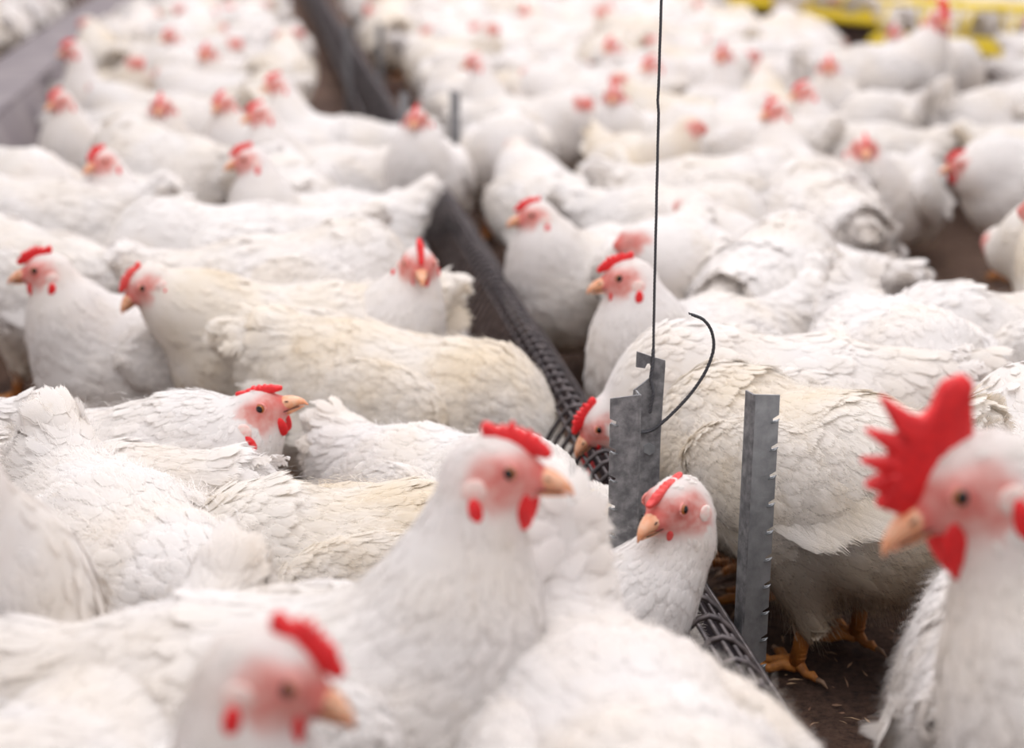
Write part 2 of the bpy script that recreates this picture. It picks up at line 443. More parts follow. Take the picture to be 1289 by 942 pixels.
# ------------------------------------------------------------------ the hen
HEN_DEF = dict(hb=.20, bp=6, head=(.20, 0, .40), hyaw=0, hpitch=-4, hroll=0, tail=48, tail_len=.105, tail_spread=1.0, comb='hen', comb_h=.016,
               grid=.0055, nf=3600, nfluff=17000, mat='white', legs=True, barbs=True, seed=1, soil=.3, wings=True, stride=.0, hs=1.0, fat=1.0,
               wattle=.016, lean=0, pluck=False, eyes=True, parts='full', comb_mat='comb')

def comb_mesh(kind, h, rng, mat):
    if kind == 'rooster':
        L = .064; base = -.030
        spikes = [(-.46, .62, .20), (-.19, 1.05, .13), (.06, .98, .11), (.27, .80, .09), (.44, .55, .08), (.57, .30, .07)]
        pts = [(base + .0, -.004)]
        pts += [(base - .020, .012), (base - .026, h * .32), (base - .027, h * .50), (base - .016, h * .62), (base - .003, h * .52)]
        xs = [(.004, .56), (.006, 1.16), (.017, .56), (.029, 1.04), (.031, .50), (.046, .84), (.043, .40), (.057, .60), (.052, .26), (.062, .34), (.058, .06)]
        pts += [(base + .006 + x, h * z) for x, z in xs] + [(base + .060, -.006)]
        thick = .0042
    else:
        L = .040; base = -.014; k = 7
        pts = [(base, -.002), (base - .006, h * .35), (base - .005, h * .72)]
        for i in range(k):
            u = i / (k - 1); env = math.sin(math.pi * (.18 + .74 * u)) ** .7
            pts.append((base + L * (u * .93 + .02), h * env * (1.0 + rng.uniform(-.1, .15))))
            pts.append((base + L * (u * .93 + .09), h * env * .70))
        pts += [(base + L + .003, h * .12), (base + L + .001, -.003)]
        thick = .0034
    # soften outline
    P = [Vector(p) for p in pts]
    out = []
    for i, p in enumerate(P):
        q = P[(i + 1) % len(P)]; out.append(p * .82 + q * .18); out.append(p * .18 + q * .82)
    c = Vector((base + L * .5, h * .3))
    n_ = len(out); V = []; F = []
    rings = [(1.0, 0.0), (.97, .6), (.86, .95), (.5, 1.15)]
    lean = .10 if kind != 'rooster' else .05
    for sgn in (1, -1):
        for (sc_, t) in rings if sgn == 1 else rings[1:]:
            for p in out:
                q = c + (p - c) * sc_
                V.append((q.x, sgn * t * thick + lean * q.y * (1 if kind != 'rooster' else 1), q.y))
    def ring(i): return [i * n_ + k for k in range(n_)]
    seq = [ring(3), ring(2), ring(1), ring(0), ring(4), ring(5), ring(6)]
    for a, b in zip(seq[:-1], seq[1:]):
        for k in range(n_): F.append((a[k], a[(k + 1) % n_], b[(k + 1) % n_], b[k]))
    F.append(tuple(reversed(seq[0]))); F.append(tuple(seq[-1]))
    mb = MB(); mb.add(V, F); return mb.mesh('comb', [mat], smooth=True)

def ell_mesh(name, r, mat, seg=16, rings=10, deform=None):
    V, Q = [], []
    for i in range(rings + 1):
        th = math.pi * i / rings
        for k in range(seg):
            ph = 2 * math.pi * k / seg
            v = Vector((r[0] * math.sin(th) * math.cos(ph), r[1] * math.sin(th) * math.sin(ph), r[2] * math.cos(th)))
            if deform: v = deform(v)
            V.append(v)
    for i in range(rings):
        for k in range(seg): Q.append((i * seg + k, (i + 1) * seg + k, (i + 1) * seg + (k + 1) % seg, i * seg + (k + 1) % seg))
    return V, Q

_eye = {}  # shared
def eye_mesh():
    if 'e' in _eye: return _eye['e']
    mb = MB(); r = .0050; seg = 18; rings = 12; V = []
    V, Q = ell_mesh('', (r, r, r), None, seg, rings)
    for i in range(rings):
        th = (i + .5) / rings * 180
        mi = 0 if th < 40 else (1 if th < 68 else 2)
        mb.add(V, Q[i * seg:(i + 1) * seg], mi) if i == 0 else None
        if i: mb.F += [tuple(x for x in q) for q in Q[i * seg:(i + 1) * seg]]; mb.M += [mi] * seg
    # eyelid rim
    R = .0052; pts = [(R * math.cos(a) * 1.12, R * math.sin(a), .0012) for a in np.linspace(0, 2 * math.pi, 17)]
    mb.tube(pts, .0011, 6, 2)
    me = mb.mesh('eye', [M['pupil'], M['iris'], M['lid']], smooth=True); _eye['e'] = me
    return me
def beak_mesh(s, hook=1.0):
    mb = MB()
    def loft(secs):
        V = []; seg = 12
        for (x, z, ry, rz) in secs:
            for k in range(seg):
                a = 2 * math.pi * k / seg; V.append((x, ry * math.cos(a), z + rz * math.sin(a)))
        F = []
        for i in range(len(secs) - 1):
            for k in range(seg): F.append((i * seg + k, i * seg + (k + 1) % seg, (i + 1) * seg + (k + 1) % seg, (i + 1) * seg + k))
        F.append(tuple(range(seg))); F.append(tuple(range(len(secs) * seg - 1, (len(secs) - 1) * seg - 1, -1)))
        return V, F
    up = [(-.004, .000, .0095, .0085), (.004, .0005, .0085, .0075), (.012, .000, .0066, .0058), (.019, -.0015, .0045, .0042), (.0245, -.0042, .0024, .0028), (.0275, -.0078 * hook, .0009, .0013)]
    lo = [(-.003, -.0072, .0078, .0036), (.006, -.0078, .0062, .0030), (.013, -.0078, .0042, .0022), (.019, -.0080, .0022, .0013), (.0225, -.0082, .0008, .0006)]
    V, F = loft(up); mb.add(V, F); V, F = loft(lo); mb.add(V, F)
    for sd in (-1, 1):
        V, Q = ell_mesh('', (.0026, .0008, .0008), None, 8, 6); mb.add(V, Q, 1, Matrix.Translation((.0065, sd * .0079, .0032)) @ Matrix.Rotation(.2, 4, 'Y'))
        # dark gape line
        mb.tube([(-.001, sd * .0092, -.0052), (.008, sd * .0073, -.0056), (.018, sd * .0038, -.0062)], .00055, 5, 1)
    me = mb.mesh('beak', [M['beak'], M['beak_dark']], smooth=True); me.transform(Matrix.Scale(s, 4)); return me

def leg_mesh(hip, foot, yaw=0):
    mb = MB(); hx, hy, hz = hip; fx, fy = foot
    ank = Vector((fx - .004, fy, .018))
    mb.tube([(hx, hy, hz), ((hx + ank.x) / 2 - .004, (hy + fy) / 2, (hz + .018) / 2), ank], [.0115, .0085, .0088], 12)
    for a, L, r in ((-32, .058, .0062), (2, .070, .0066), (34, .056, .0062), (176, .030, .0055)):
        d = Vector((math.cos(math.radians(a) + yaw), math.sin(math.radians(a) + yaw), 0))
        p = [ank + Vector((0, 0, -.004)), ank + d * L * .25 + Vector((0, 0, -.002)), ank + d * L * .5 + Vector((0, 0, -.0085)), ank + d * L * .75 + Vector((0, 0, -.0065)), ank + d * L + Vector((0, 0, -.0105))]
        mb.tube(p, [r * 1.15, r * 1.1, r * .85, r * .95, r * .55], 10)
        q = ank + d * L; mb.tube([q + Vector((0, 0, -.0095)), q + d * .007 + Vector((0, 0, -.0095)), q + d * .014 + Vector((0, 0, -.0145))], [.0034, .0026, .0006], 8, 1)
    # scutes rings on the shank
    for t in np.linspace(.1, .9, 13):
        a = Vector(hip).lerp(ank, t); 
        V, Q = ell_mesh('', (.0108 - .0022 * t, .0104 - .0022 * t, .0026), None, 10, 6); mb.add(V, Q, 0, Matrix.Translation(a - Vector((.002, 0, 0))))
    return mb.mesh('leg', [M['leg'], M['claw']], smooth=True)

def make_hen(name='hen', **kw):
    p = dict(HEN_DEF); p.update(kw); rng = np.random.default_rng(p['seed'])
    hb = p['hb']; bp = math.radians(p['bp']); Rb = rot_np(0, bp); C = np.array([0, 0, hb]); fat = p['fat']
    B = lambda x, y, z: C + Rb @ np.array([x, y, z])
    head = np.array(p['head'], float); hs = p['hs']
    Rh = rot_np(math.radians(p['hyaw']), math.radians(p['hpitch']), math.radians(p['hroll']))
    Hp = lambda x, y, z: head + Rh @ (np.array([x, y, z]) * hs)
    nb0 = B(.105, 0, .035); nb1 = Hp(-.012, 0, -.016)
    dist = np.linalg.norm(nb1 - nb0)
    up0 = nrm(Rb @ np.array([.75, 0, .75])); 
    q1 = nb0 + up0 * dist * .38; q2 = nb1 + (-Rh[:, 0] * .25 + np.array([0, 0, -1.0])) * dist * .33
    ts = np.linspace(0, 1, 7)
    bez = [((1 - t) ** 3) * nb0 + 3 * (1 - t) ** 2 * t * q1 + 3 * (1 - t) * t * t * q2 + t ** 3 * nb1 for t in ts]
    nr = np.interp(ts, [0, .25, .5, .75, 1], [.074 * fat, .058, .043, .033, .027 * hs])
    tailb = B(-.165, 0, .05)
    legx = p['lean']; ta_ = math.radians(p['tail']); tup = Rb @ np.array([-math.cos(ta_), 0, math.sin(ta_)])
    def f(P):
        d = sd_ell(P, B(-.01, 0, 0), (.165, .100 * fat, .096 * fat), Rb)
        d = smin(d, sd_ell(P, B(.075, 0, -.008), (.088, .086 * fat, .090 * fat), Rb), .05)
        d = smin(d, sd_cone(P, B(-.07, 0, .018), B(-.155, 0, .055), .082 * fat, .042), .05)
        d = smin(d, sd_ell(P, B(-.105, 0, -.02), (.075, .075 * fat, .075 * fat), Rb), .045)
        for i in range(6):
            d = smin(d, sd_cone(P, bez[i], bez[i + 1], nr[i], nr[i + 1]), .028 if i < 4 else .012)
        d = smin(d, sd_cone(P, tailb, tailb + tup * p['tail_len'] * .72, .044, .020), .03)
        hd = sd_ell(P, Hp(-.004, 0, .002), (.0285 * hs, .0205 * hs, .0225 * hs), Rh)
        hd = smin(hd, sd_cone(P, Hp(.006, 0, -.002), Hp(.024, 0, -.004), .0185 * hs, .0105 * hs), .008)
        d = smin(d, hd, .014)
        for sd in (-1, 1):
            d = smin(d, sd_ell(P, Hp(.006, sd * .0165, .006), (.010 * hs, .005 * hs, .008 * hs), Rh), .006)
            if p['legs']:
                d = smin(d, sd_cone(P, B(-.01, sd * .055, -.045), np.array([.0 + legx, sd * .052, max(hb * .40, .045)]), .052 * fat, .019), .035)
        return d
    lo = np.minimum(np.minimum(B(-.26, -.16, -.16), head - .08), tailb + tup * .1 - .04); hi = np.maximum(np.maximum(B(.22, .16, .16), head + .08), tailb + tup * .1 + .04)
    lo[2] = max(lo[2], .012); 
    V, Q = surface_nets(f, lo, hi, p['grid'])
    N = grad(f, V)
    # head-local coordinates → bare skin mask
    ql = ((V - head) @ Rh) / hs
    front = 1 / (1 + np.exp(-(ql[:, 0] + .016 - .5 * np.maximum(ql[:, 2] - .004, 0)) / .0022))
    below = 1 / (1 + np.exp((ql[:, 2] - .0165) / .0015))
    above = 1 / (1 + np.exp(-(ql[:, 2] + .019 - .15 * ql[:, 0]) / .0025))
    inhead = (np.linalg.norm(ql, axis=1) < .040) & (np.abs(ql[:, 1]) < .027)
    skin = front * below * above * inhead
    de = np.sqrt((ql[:, 0] - .009) ** 2 + (ql[:, 2] - .005) ** 2)
    flush = np.exp(-(de / .010) ** 2) * .55 + np.exp(-(np.maximum(.032 - ql[:, 0], 0) / .010) ** 2) * .8
    flush = np.clip(flush, 0, 1) * skin
    def soil_shade_of(P_):  # belly and vent dirt, plus warm shade painted into the lower body
        r = (P_ - C) @ Rb
        v = np.clip((-.02 - r[:, 2]) / .09, 0, 1) * .8 + np.clip((-.13 - r[:, 0]) / .05, 0, 1) * np.clip((.05 - r[:, 2]) / .06, 0, 1) * .6
        return np.clip(v * p['soil'], 0, .8)
    mat = M[p['mat']]
    cat = Cat(); cat.add(V, Q, None, N, skin=skin, flush=flush, soil=soil_shade_of(V))
    # sample points
    a = V[Q[:, 0]]; ar = np.linalg.norm(np.cross(V[Q[:, 2]] - a, V[Q[:, 3]] - V[Q[:, 1]]), axis=1)
    def sample(n_):
        k = rng.choice(len(Q), n_, p=ar / ar.sum()); u = rng.random((n_, 1)); v = rng.random((n_, 1)); q = V[Q[k]]
        S = (q[:, 0] * (1 - u) + q[:, 1] * u) * (1 - v) + (q[:, 3] * (1 - u) + q[:, 2] * u) * v
        n2 = nrm(N[Q[k]].mean(1))
        return S, n2, skin[Q[k]].mean(1)
    bz = np.array(bez)
    def flow(S):
        r = (S - C) @ Rb
        body = Rb @ np.array([-1, 0, -.28])
        T = np.tile(body, (len(S), 1)); T[:, 1] += 0
        dn = np.stack([np.linalg.norm(S - b, axis=1) for b in bz], 1); k = np.clip(dn.argmin(1), 1, 6)
        nd = nrm(bz[k - 1] - bz[k]) 
        wn = np.clip((.085 - (dn.min(1) - .0)) / .04, 0, 1)[:, None] * np.clip((k - .5) / 2, 0, 1)[:, None]
        T = T * (1 - wn) + nd * wn
        dh = np.linalg.norm(S - head, axis=1)[:, None]
        wh = np.clip((.042 - dh) / .02, 0, 1)
        T = T * (1 - wh) + (-Rh[:, 0] - .3 * Rh[:, 2]) * wh
        # belly/thigh fluff hangs down
        wb = np.clip((-.03 - r[:, 2:3]) / .05, 0, 1) * .6
        T = T * (1 - wb) + np.array([-.4, 0, -1]) * wb
        return nrm(T), dh[:, 0], r, wn[:, 0]
    nf = p['nf']
    if nf:
        S, n2, sk = sample(nf); keep = sk < .3; S, n2 = S[keep], n2[keep]
        T, dh, r, wn = flow(S)
        L = np.interp(dh, [.02, .05, .10, .2], [.007, .014, .024, .036]) * rng.uniform(.75, 1.2, len(S))
        L = L * np.where(r[:, 0] < -.1, 1.15, 1)
        Wd = L * np.interp(dh, [.02, .2], [.46, .60])
        lift = rng.uniform(.0, .055, len(S)) * np.interp(dh, [.03, .12], [.4, 1])
        o = feather_cards(rng, S + n2 * rng.uniform(.0001, .0011, (len(S), 1)), n2, T + rng.normal(0, .10, T.shape), L, Wd, lift, rows=6 if nf > 1500 else 3, jag=.15, curl=.03, camber=.10)
        cat.add(*o, soil=soil_shade_of(o[0]))
    if p['nfluff']:
        S, n2, sk = sample(p['nfluff']); keep = (sk < .2); S, n2 = S[keep], n2[keep]
        T, dh, r, wn = flow(S)
        L = np.interp(dh, [.02, .05, .12, .25], [.004, .007, .013, .016]) * rng.uniform(.6, 1.3, len(S)) * np.where((r[:, 0] < -.09) | (r[:, 2] < -.04), 1.25, 1)
        o = fluff(rng, S, n2, T, L); cat.add(*o, soil=soil_shade_of(o[0]))
    body = link(name, cat.mesh(name, [mat]))
    # ---- wings
    if p['wings']:
        for sd in (-1, 1):
            wc = Cat(); cen = B(-.018, sd * .083 * fat, .020); Rw = Rb @ rot_np(sd * math.radians(7), math.radians(8), 0) @ np.array(Matrix.Rotation(sd * math.radians(16), 3, 'X'))
            rr = np.array([.115, .030, .062])
            Vw, Qw = ell_mesh('', tuple(rr), None, 24, 16)
            Vw = np.array([tuple(v) for v in Vw]); 
            tz = np.clip(-Vw[:, 0] / rr[0], 0, 1); Vw[:, 2] = Vw[:, 2] * (1 - .45 * tz) + .012 * tz
            fw = lambda A: cen + A @ Rw.T
            wc.add(fw(Vw), np.array(Qw), None, nrm(Vw / rr ** 2) @ Rw.T)
            nw = max(60, int(nf * .18)); nwv = nrm(rng.normal(0, 1, (nw * 2, 3))); nwv = nwv[nwv[:, 1] * sd > -.05][:nw]
            pw = nwv * rr; tz = np.clip(-pw[:, 0] / rr[0], 0, 1); pw[:, 2] = pw[:, 2] * (1 - .45 * tz) + .012 * tz
            nn = nrm(nwv / rr); 
            L = np.interp(pw[:, 0], [-.11, 0, .11], [.058, .040, .022]) * rng.uniform(.85, 1.15, len(pw))
            T = np.tile(np.array([-1, 0, -.22]), (len(pw), 1)) + rng.normal(0, .07, (len(pw), 3))
            o = feather_cards(rng, fw(pw + nn * .001), nn @ Rw.T, T @ Rw.T, L, L * .55, rng.uniform(.0, .05, len(pw)), rows=6, jag=.2, curl=.03, camber=.10)
            wk = rng.integers(0, len(pw), p['nfluff'] // 6); o2 = fluff(rng, fw(pw[wk] + rng.normal(0, .004, (len(wk), 3)) * np.array([2, 0, 2]) + nn[wk] * .002), nn[wk] @ Rw.T, T[wk] @ Rw.T, rng.uniform(.006, .016, len(wk))); wc.add(*o2)
            wc.add(*o)
            # flight feathers in a fan along the lower rear edge
            k = 9; u = np.linspace(0, 1, k)
            fp = np.stack([-.02 - .055 * u, np.full(k, sd * .026) - sd * .004 * u, -.032 + .040 * u], 1)
            fl = .082 + .02 * u; ft = np.stack([-np.ones(k), np.full(k, -sd * .10), -.16 + .20 * u], 1); fn = np.tile([0, sd, .15], (k, 1)) + 0.
            o = feather_cards(rng, fw(fp), nrm(fn) @ Rw.T, ft @ Rw.T, fl, fl * .32, np.full(k, .015), rows=9, jag=.10, camber=.12)
            wc.add(*o)
            link('wing', wc.mesh('wing', [mat]), body)
    # ---- tail
    tcat = Cat(); k = 14 if not p['pluck'] else 5
    ta = math.radians(p['tail'])
    for layer in range(2):
        a = np.linspace(-1, 1, k) * p['tail_spread']
        up = Rb @ np.array([-math.cos(ta), 0, math.sin(ta)]); side = np.array([0, 1.0, 0]); nor = np.cross(up, side)
        T = np.array([up * math.cos(x * .75) + side * math.sin(x * .55) - nor * abs(x) * -.0 for x in a])
        Nn = np.array([-(nor) * 1.0 + side * x * 1.1 for x in a]); 
        Pp = np.array([tailb - up * .02 + side * x * .022 + nor * (abs(x) * .018 + layer * .008) for x in a])
        L = p['tail_len'] * (1 - .18 * np.abs(a)) * (1 if layer == 0 else .78) * rng.uniform(.92, 1.06, k)
        if p['barbs']: o = barb_feathers(rng, Pp, nrm(Nn), nrm(T), L, L * .36, .05 - .1 * layer, 30, curl=.12, loose=1.3)
        else: o = feather_cards(rng, Pp, nrm(Nn), nrm(T), L, L * .36, np.full(k, .05), rows=6, jag=.1, curl=.12)
        tcat.add(*o)
    # soft feathers on the underside of the tail
    up2 = Rb @ np.array([-math.cos(ta), 0, math.sin(ta)]); dn_ = -np.array([up2[2], 0, -up2[0]]); dn_ = dn_ if dn_[2] < 0 or dn_[0] < 0 else -dn_
    mu = 90; ax_ = rng.uniform(-1.35, 1.35, mu); al = rng.uniform(-.02, .62, mu)
    Nu = np.array([dn_ * math.cos(x) + np.array([0, 1, 0]) * math.sin(x) for x in ax_])
    Pu = np.array([tailb + up2 * p['tail_len'] * a_ for a_ in al]) + Nu * np.interp(al, [0, .7], [.044, .026])[:, None]
    Lu = rng.uniform(.032, .052, mu)
    o = feather_cards(rng, Pu, Nu, np.tile(up2, (mu, 1)) + rng.normal(0, .10, (mu, 3)), Lu, Lu * .7, rng.uniform(.0, .06, mu), rows=5, jag=.16, camber=.15)
    tcat.add(*o)
    if p['nfluff'] > 1000:
        kf = rng.integers(0, mu, p['nfluff'] // 14); o = fluff(rng, Pu[kf] + rng.normal(0, .006, (len(kf), 3)), Nu[kf], np.tile(up2, (len(kf), 1)), rng.uniform(.012, .024, len(kf))); tcat.add(*o)
    # saddle coverts over the tail base
    m_ = 60 if not p['pluck'] else 20
    up = Rb @ np.array([-math.cos(ta * .6), 0, math.sin(ta * .6)])
    sa = rng.uniform(-1, 1, m_); so = rng.uniform(0, 1, m_)
    Pp = np.array([tailb + Rb @ np.array([.05 - .055 * o_, x * .036, .022 + .02 * o_ - .02 * abs(x)]) for x, o_ in zip(sa, so)])
    T = np.array([up + np.array([0, x * .35, -abs(x) * .4]) for x in sa]) + rng.normal(0, .08, (m_, 3))
    Nn = nrm(np.array([[.3, x * 1.0, .8] for x in sa]))
    L = rng.uniform(.035, .062, m_)
    o = barb_feathers(rng, Pp, Nn, T, L, L * .45, .10, 14, curl=.1) if p['barbs'] else feather_cards(rng, Pp, Nn, T, L, L * .45, np.full(m_, .1), rows=4, jag=.12)
    tcat.add(*o)
    link('tail', tcat.mesh('tail', [mat], custom=False), body)
    if p['pluck']:
        mb = MB()
        for k_ in range(34):
            q = tailb + np.array([rng.uniform(-.01, .05), 0, rng.uniform(-.03, .025)]); sd = 1
            ys = np.linspace(.12, .0, 50); Pq = np.stack([np.full(50, q[0]), ys, np.full(50, q[2])], 1); d = f(Pq); j_ = np.argmax(d < 0)
            if d[j_] >= 0: continue
            b_ = Vector((q[0], ys[j_] + .001, q[2])); dr = Vector((rng.uniform(-1, .2), rng.uniform(.3, 1), rng.uniform(-.5, .4))).normalized()
            mb.tube([b_, b_ + dr * .006, b_ + dr * rng.uniform(.010, .016) + Vector((0, 0, -.002))], [.0011, .0010, .0004], 5, int(rng.integers(0, 2)))
        link('plucked_patch', mb.mesh('plucked_patch', [M['claw'], M['comb_pale']], True), body)
    # ---- head parts
    def surf(x, z, sd, inset=0.0):
        ys = np.linspace(.034, .004, 61); Pq = np.array([Hp(x, sd * y, z) for y in ys]); d = f(Pq)
        k_ = np.argmax(d < 0); y = ys[k_] if d[k_] < 0 else .018
        return sd * (y - inset)
    MH = Matrix.Translation(Vector(head)) @ Matrix(Rh.tolist()).to_4x4() @ Matrix.Scale(hs, 4)
    def part(nm, me, loc=(0, 0, 0), rot=(0, 0, 0), s=(1, 1, 1)):
        o = link(nm, me, body); o.matrix_local = MH @ Matrix.Translation(loc) @ Euler(rot).to_matrix().to_4x4() @ Matrix.Diagonal((*s, 1)); return o
    cm = M[p['comb_mat']]
    if p['comb'] != 'none':
        part('comb', comb_mesh(p['comb'], p['comb_h'], rng, cm), (.006, 0, .0185) if p['comb'] != 'rooster' else (.013, 0, .0135), (0, math.radians(12 if p['comb'] != 'rooster' else 27), 0), (1, 1, 1) if p['comb'] != 'rooster' else (.80, 1, 1))
    bk = part('beak', beak_mesh(1.0), (.0275, 0, -.003), (0, math.radians(6), 0), (.80 if p['comb'] != 'rooster' else .95, 1.0, 1.0))
    wl = p['wattle']
    def drop(v): 
        s = 1 + .35 * (-v.z / wl); return Vector((v.x * s, v.y, v.z))
    for sd in (-1, 1):
        mb = MB(); V_, Q_ = ell_mesh('', (wl * .82, .0034, wl * .92), None, 18, 12, drop); mb.add(V_, Q_)
        part('wattle', mb.mesh('wattle', [cm], smooth=True), (.018 - wl * .35, sd * .0085, -.013 - wl * .55), (math.radians(sd * -16), math.radians(38), 0))
        if p['parts'] == 'full':
            me = eye_mesh(); e_ = part('eye', me, (.0105, surf(.0105, .006, sd, .0030), .006), (-sd * math.radians(86), 0, sd * math.radians(10)))
            mb = MB(); V_, Q_ = ell_mesh('', (.0078, .0022, .0088), None, 14, 10); mb.add(V_, Q_)
            part('earlobe', mb.mesh('earlobe', [M['lobe']], smooth=True), (-.011, surf(-.011, -.006, sd, .0004), -.006), (0, math.radians(25), 0))
            if p.get('redlobe', True):
                mb = MB(); V_, Q_ = ell_mesh('', (.005, .0028, .009 * (1.6 if p['comb'] == 'rooster' else 1)), None, 12, 8); mb.add(V_, Q_)
                part('ear_flap', mb.mesh('ear_flap', [cm], smooth=True), (-.010, surf(-.010, -.018, sd, -.0002), -.018), (0, math.radians(-8), 0))
    if p['legs']:
        for sd in (-1, 1):
            me = leg_mesh((legx, sd * .052, max(hb * .40, .045) + .02), (legx + .012 + sd * p['stride'], sd * .056))
            link('leg', me, body)
    body['_head'] = [float(x) for x in head]; 
    return body

def head_origin(body, s, heading, world):
    h = Vector(body['_head']) * s; R = Matrix.Rotation(heading, 3, 'Z')
    o = world - R @ h
    return o
OCC = []   # occupied discs
def occupy(x, y, heading, s=1.0):
    for d in (-.085, .085):
        OCC.append((x + math.cos(heading) * d * s, y + math.sin(heading) * d * s, .10 * s))

def hen_head(px, py, Y, heading, label, look=None, name='hen', fwd=.17, side=0.0, s=1.0, z=None, group=None, **kw):
    """a hen whose head centre shows at pixel (px,py) at distance Y; look = world direction (deg) its head faces"""
    w = at_y(px, py, Y)
    if z is not None: w = at_z(px, py, z)
    kw.setdefault('hyaw', 0 if look is None else look - heading)
    b = make_hen(name, head=(fwd, side, w.z / s), **kw)
    hd = math.radians(heading)
    o = head_origin(b, s, hd, w)
    b.location = (o.x, o.y, 0); b.rotation_euler = (0, 0, hd); b.scale = (s, s, s)
    occupy(o.x, o.y, hd, s)
    tag(b, label, 'rooster' if name == 'rooster' else 'hen', group)
    return b
def hen_body(px, py, heading, label, name='hen', s=1.0, hb=.20, zc=None, group=None, **kw):
    """a hen whose body centre shows at pixel (px,py)"""
    w = at_z(px, py, (hb if zc is None else zc) * s)
    b = make_hen(name, hb=hb, **kw); hd = math.radians(heading)
    b.location = (w.x, w.y, 0); b.rotation_euler = (0, 0, hd); b.scale = (s, s, s)
    occupy(w.x, w.y, hd, s)
    tag(b, label, 'rooster' if name == 'rooster' else 'hen', group)
    return b

# ------------------------------------------------------------------ floor
me = mesh_np('floor', np.array([(-14, -2, 0), (14, -2, 0), (14, 30, 0), (-14, 30, 0)], float), quads=np.array([[0, 1, 2, 3]]), mats=[M['floor']], smooth=False)
tag(link('floor', me), None, None, kind='structure')
# long barn walls, far off to the sides and the back
for nm, c, h in (('wall_back', (0, 26, 1.4), (13, .06, 1.4)),):
    mb = MB(); mb.box(c, h); 
    tag(link(nm, mb.mesh(nm, [simple('wall_paint', (.75, .73, .72), .8, nscale=2, col2=(.68, .66, .65))])), None, None, kind='structure')

# litter: wood shavings and straw near the trough
rng = np.random.default_rng(5)
K = 5200; cx = rng.uniform(-.9, 1.6, K); cy = 1.2 + 4.2 * rng.random(K) ** 1.5
ang = rng.uniform(0, 6.28, K); L = rng.uniform(.004, .020, K); wd = rng.uniform(.0008, .004, K)
P = np.stack([cx, cy, rng.uniform(.001, .008, K)], 1); T = np.stack([np.cos(ang), np.sin(ang), rng.normal(0, .22, K)], 1)
o = feather_cards(rng, P, nrm(np.tile([0, 0, 1.], (K, 1)) + rng.normal(0, .25, (K, 3))), T, L, wd, rng.uniform(0, .3, K), rows=2, jag=.1, curl=.2)
V_ = o[0]; V_[:, 2] = np.maximum(V_[:, 2], .0004)
tag(link('litter', mesh_np('litter', V_, o[1], mats=[M['chip']], smooth=False)), 'brown wood shavings and straw scattered on the dirt floor', 'litter', kind='stuff')

# ------------------------------------------------------------------ the wire-guarded feeder trough
KX = -.142   # sideways run per metre of distance
R0 = at_z(898, 794, .18)      # a point of the ridge
def rail(Y, off=0.0, z=0.0):
    return Vector((R0.x + KX * (Y - R0.y) + off, Y, z))
RAZ = math.atan2(1, KX)   # rail heading
cz = math.cos(math.atan(KX))
Y0, Y1 = .55, 15.0
trough = empty('feeder_trough', rail(1.6, 0, 0), 'long dark metal feeder trough running back under a wire guard between two crowds of hens', 'feeder')
inv = trough.matrix_world.copy(); inv = Matrix.Translation(-rail(1.6, 0, 0))
def tlink(nm, mb, mats, smooth=False, label=None):
    me = mb.mesh(nm, mats, smooth); me.transform(inv); o = link(nm, me, trough)
    if label: o['label'] = label
    return o
mb = MB()
prof = [(-.064, .108), (-.060, .112), (-.056, .108), (-.040, .040), (.040, .040), (.056, .108), (.060, .112), (.064, .108), (.046, .034), (-.046, .034)]
a, b = rail(Y0), rail(Y1)
V_ = [(a.x + x, a.y, z) for x, z in prof] + [(b.x + x, b.y, z) for x, z in prof]; n_ = len(prof)
mb.add(V_, [(i, (i + 1) % n_, (i + 1) % n_ + n_, i + n_) for i in range(n_)] + [tuple(range(n_)), tuple(range(2 * n_ - 1, n_ - 1, -1))])
tlink('trough_body', mb, [M['trough']])
mb = MB(); V_ = [(a.x - .046, a.y, .066), (a.x + .046, a.y, .066), (b.x + .046, b.y, .066), (b.x - .046, b.y, .066)]
mb.add(V_, [(0, 1, 2, 3)]); o_ = tlink('feed', mb, [M['feed']]); o_['kind'] = 'stuff'
# hoops of the guard
hoop_prof = [(-.060, .108), (-.046, .130), (-.030, .158), (-.018, .176), (-.009, .184), (0, .1865), (.009, .184), (.018, .176), (.030, .158), (.046, .130), (.060, .108)]
Y = Y0; count = 0; guard_rest = MB()
while Y < Y1:
    step = .045 if Y < 1.72 else .036
    lean = .012
    pts = [rail(Y + lean * (z - .108) / .08, x, z) for x, z in hoop_prof]
    if count < 95 and Y > 1.15:
        mb = MB(); mb.tube(pts, .0030, 8); tlink('guard_hoop', mb, [M['wire']], True); count += 1
    else: guard_rest.tube(pts, .0026, 5)
    Y += step
o_ = tlink('guard_hoops', guard_rest, [M['wire']], True); o_['kind'] = 'stuff'
for off, z, r in ((0, .1825, .0024), (-.010, .179, .0022), (.010, .179, .0022), (-.019, .170, .0024), (.019, .170, .0024), (-.060, .1135, .0035), (.060, .1135, .0035)):
    mb = MB(); mb.tube([rail(Y0, off, z), rail(Y1, off, z)], r, 8); tlink('guard_wire', mb, [M['wire']], True)

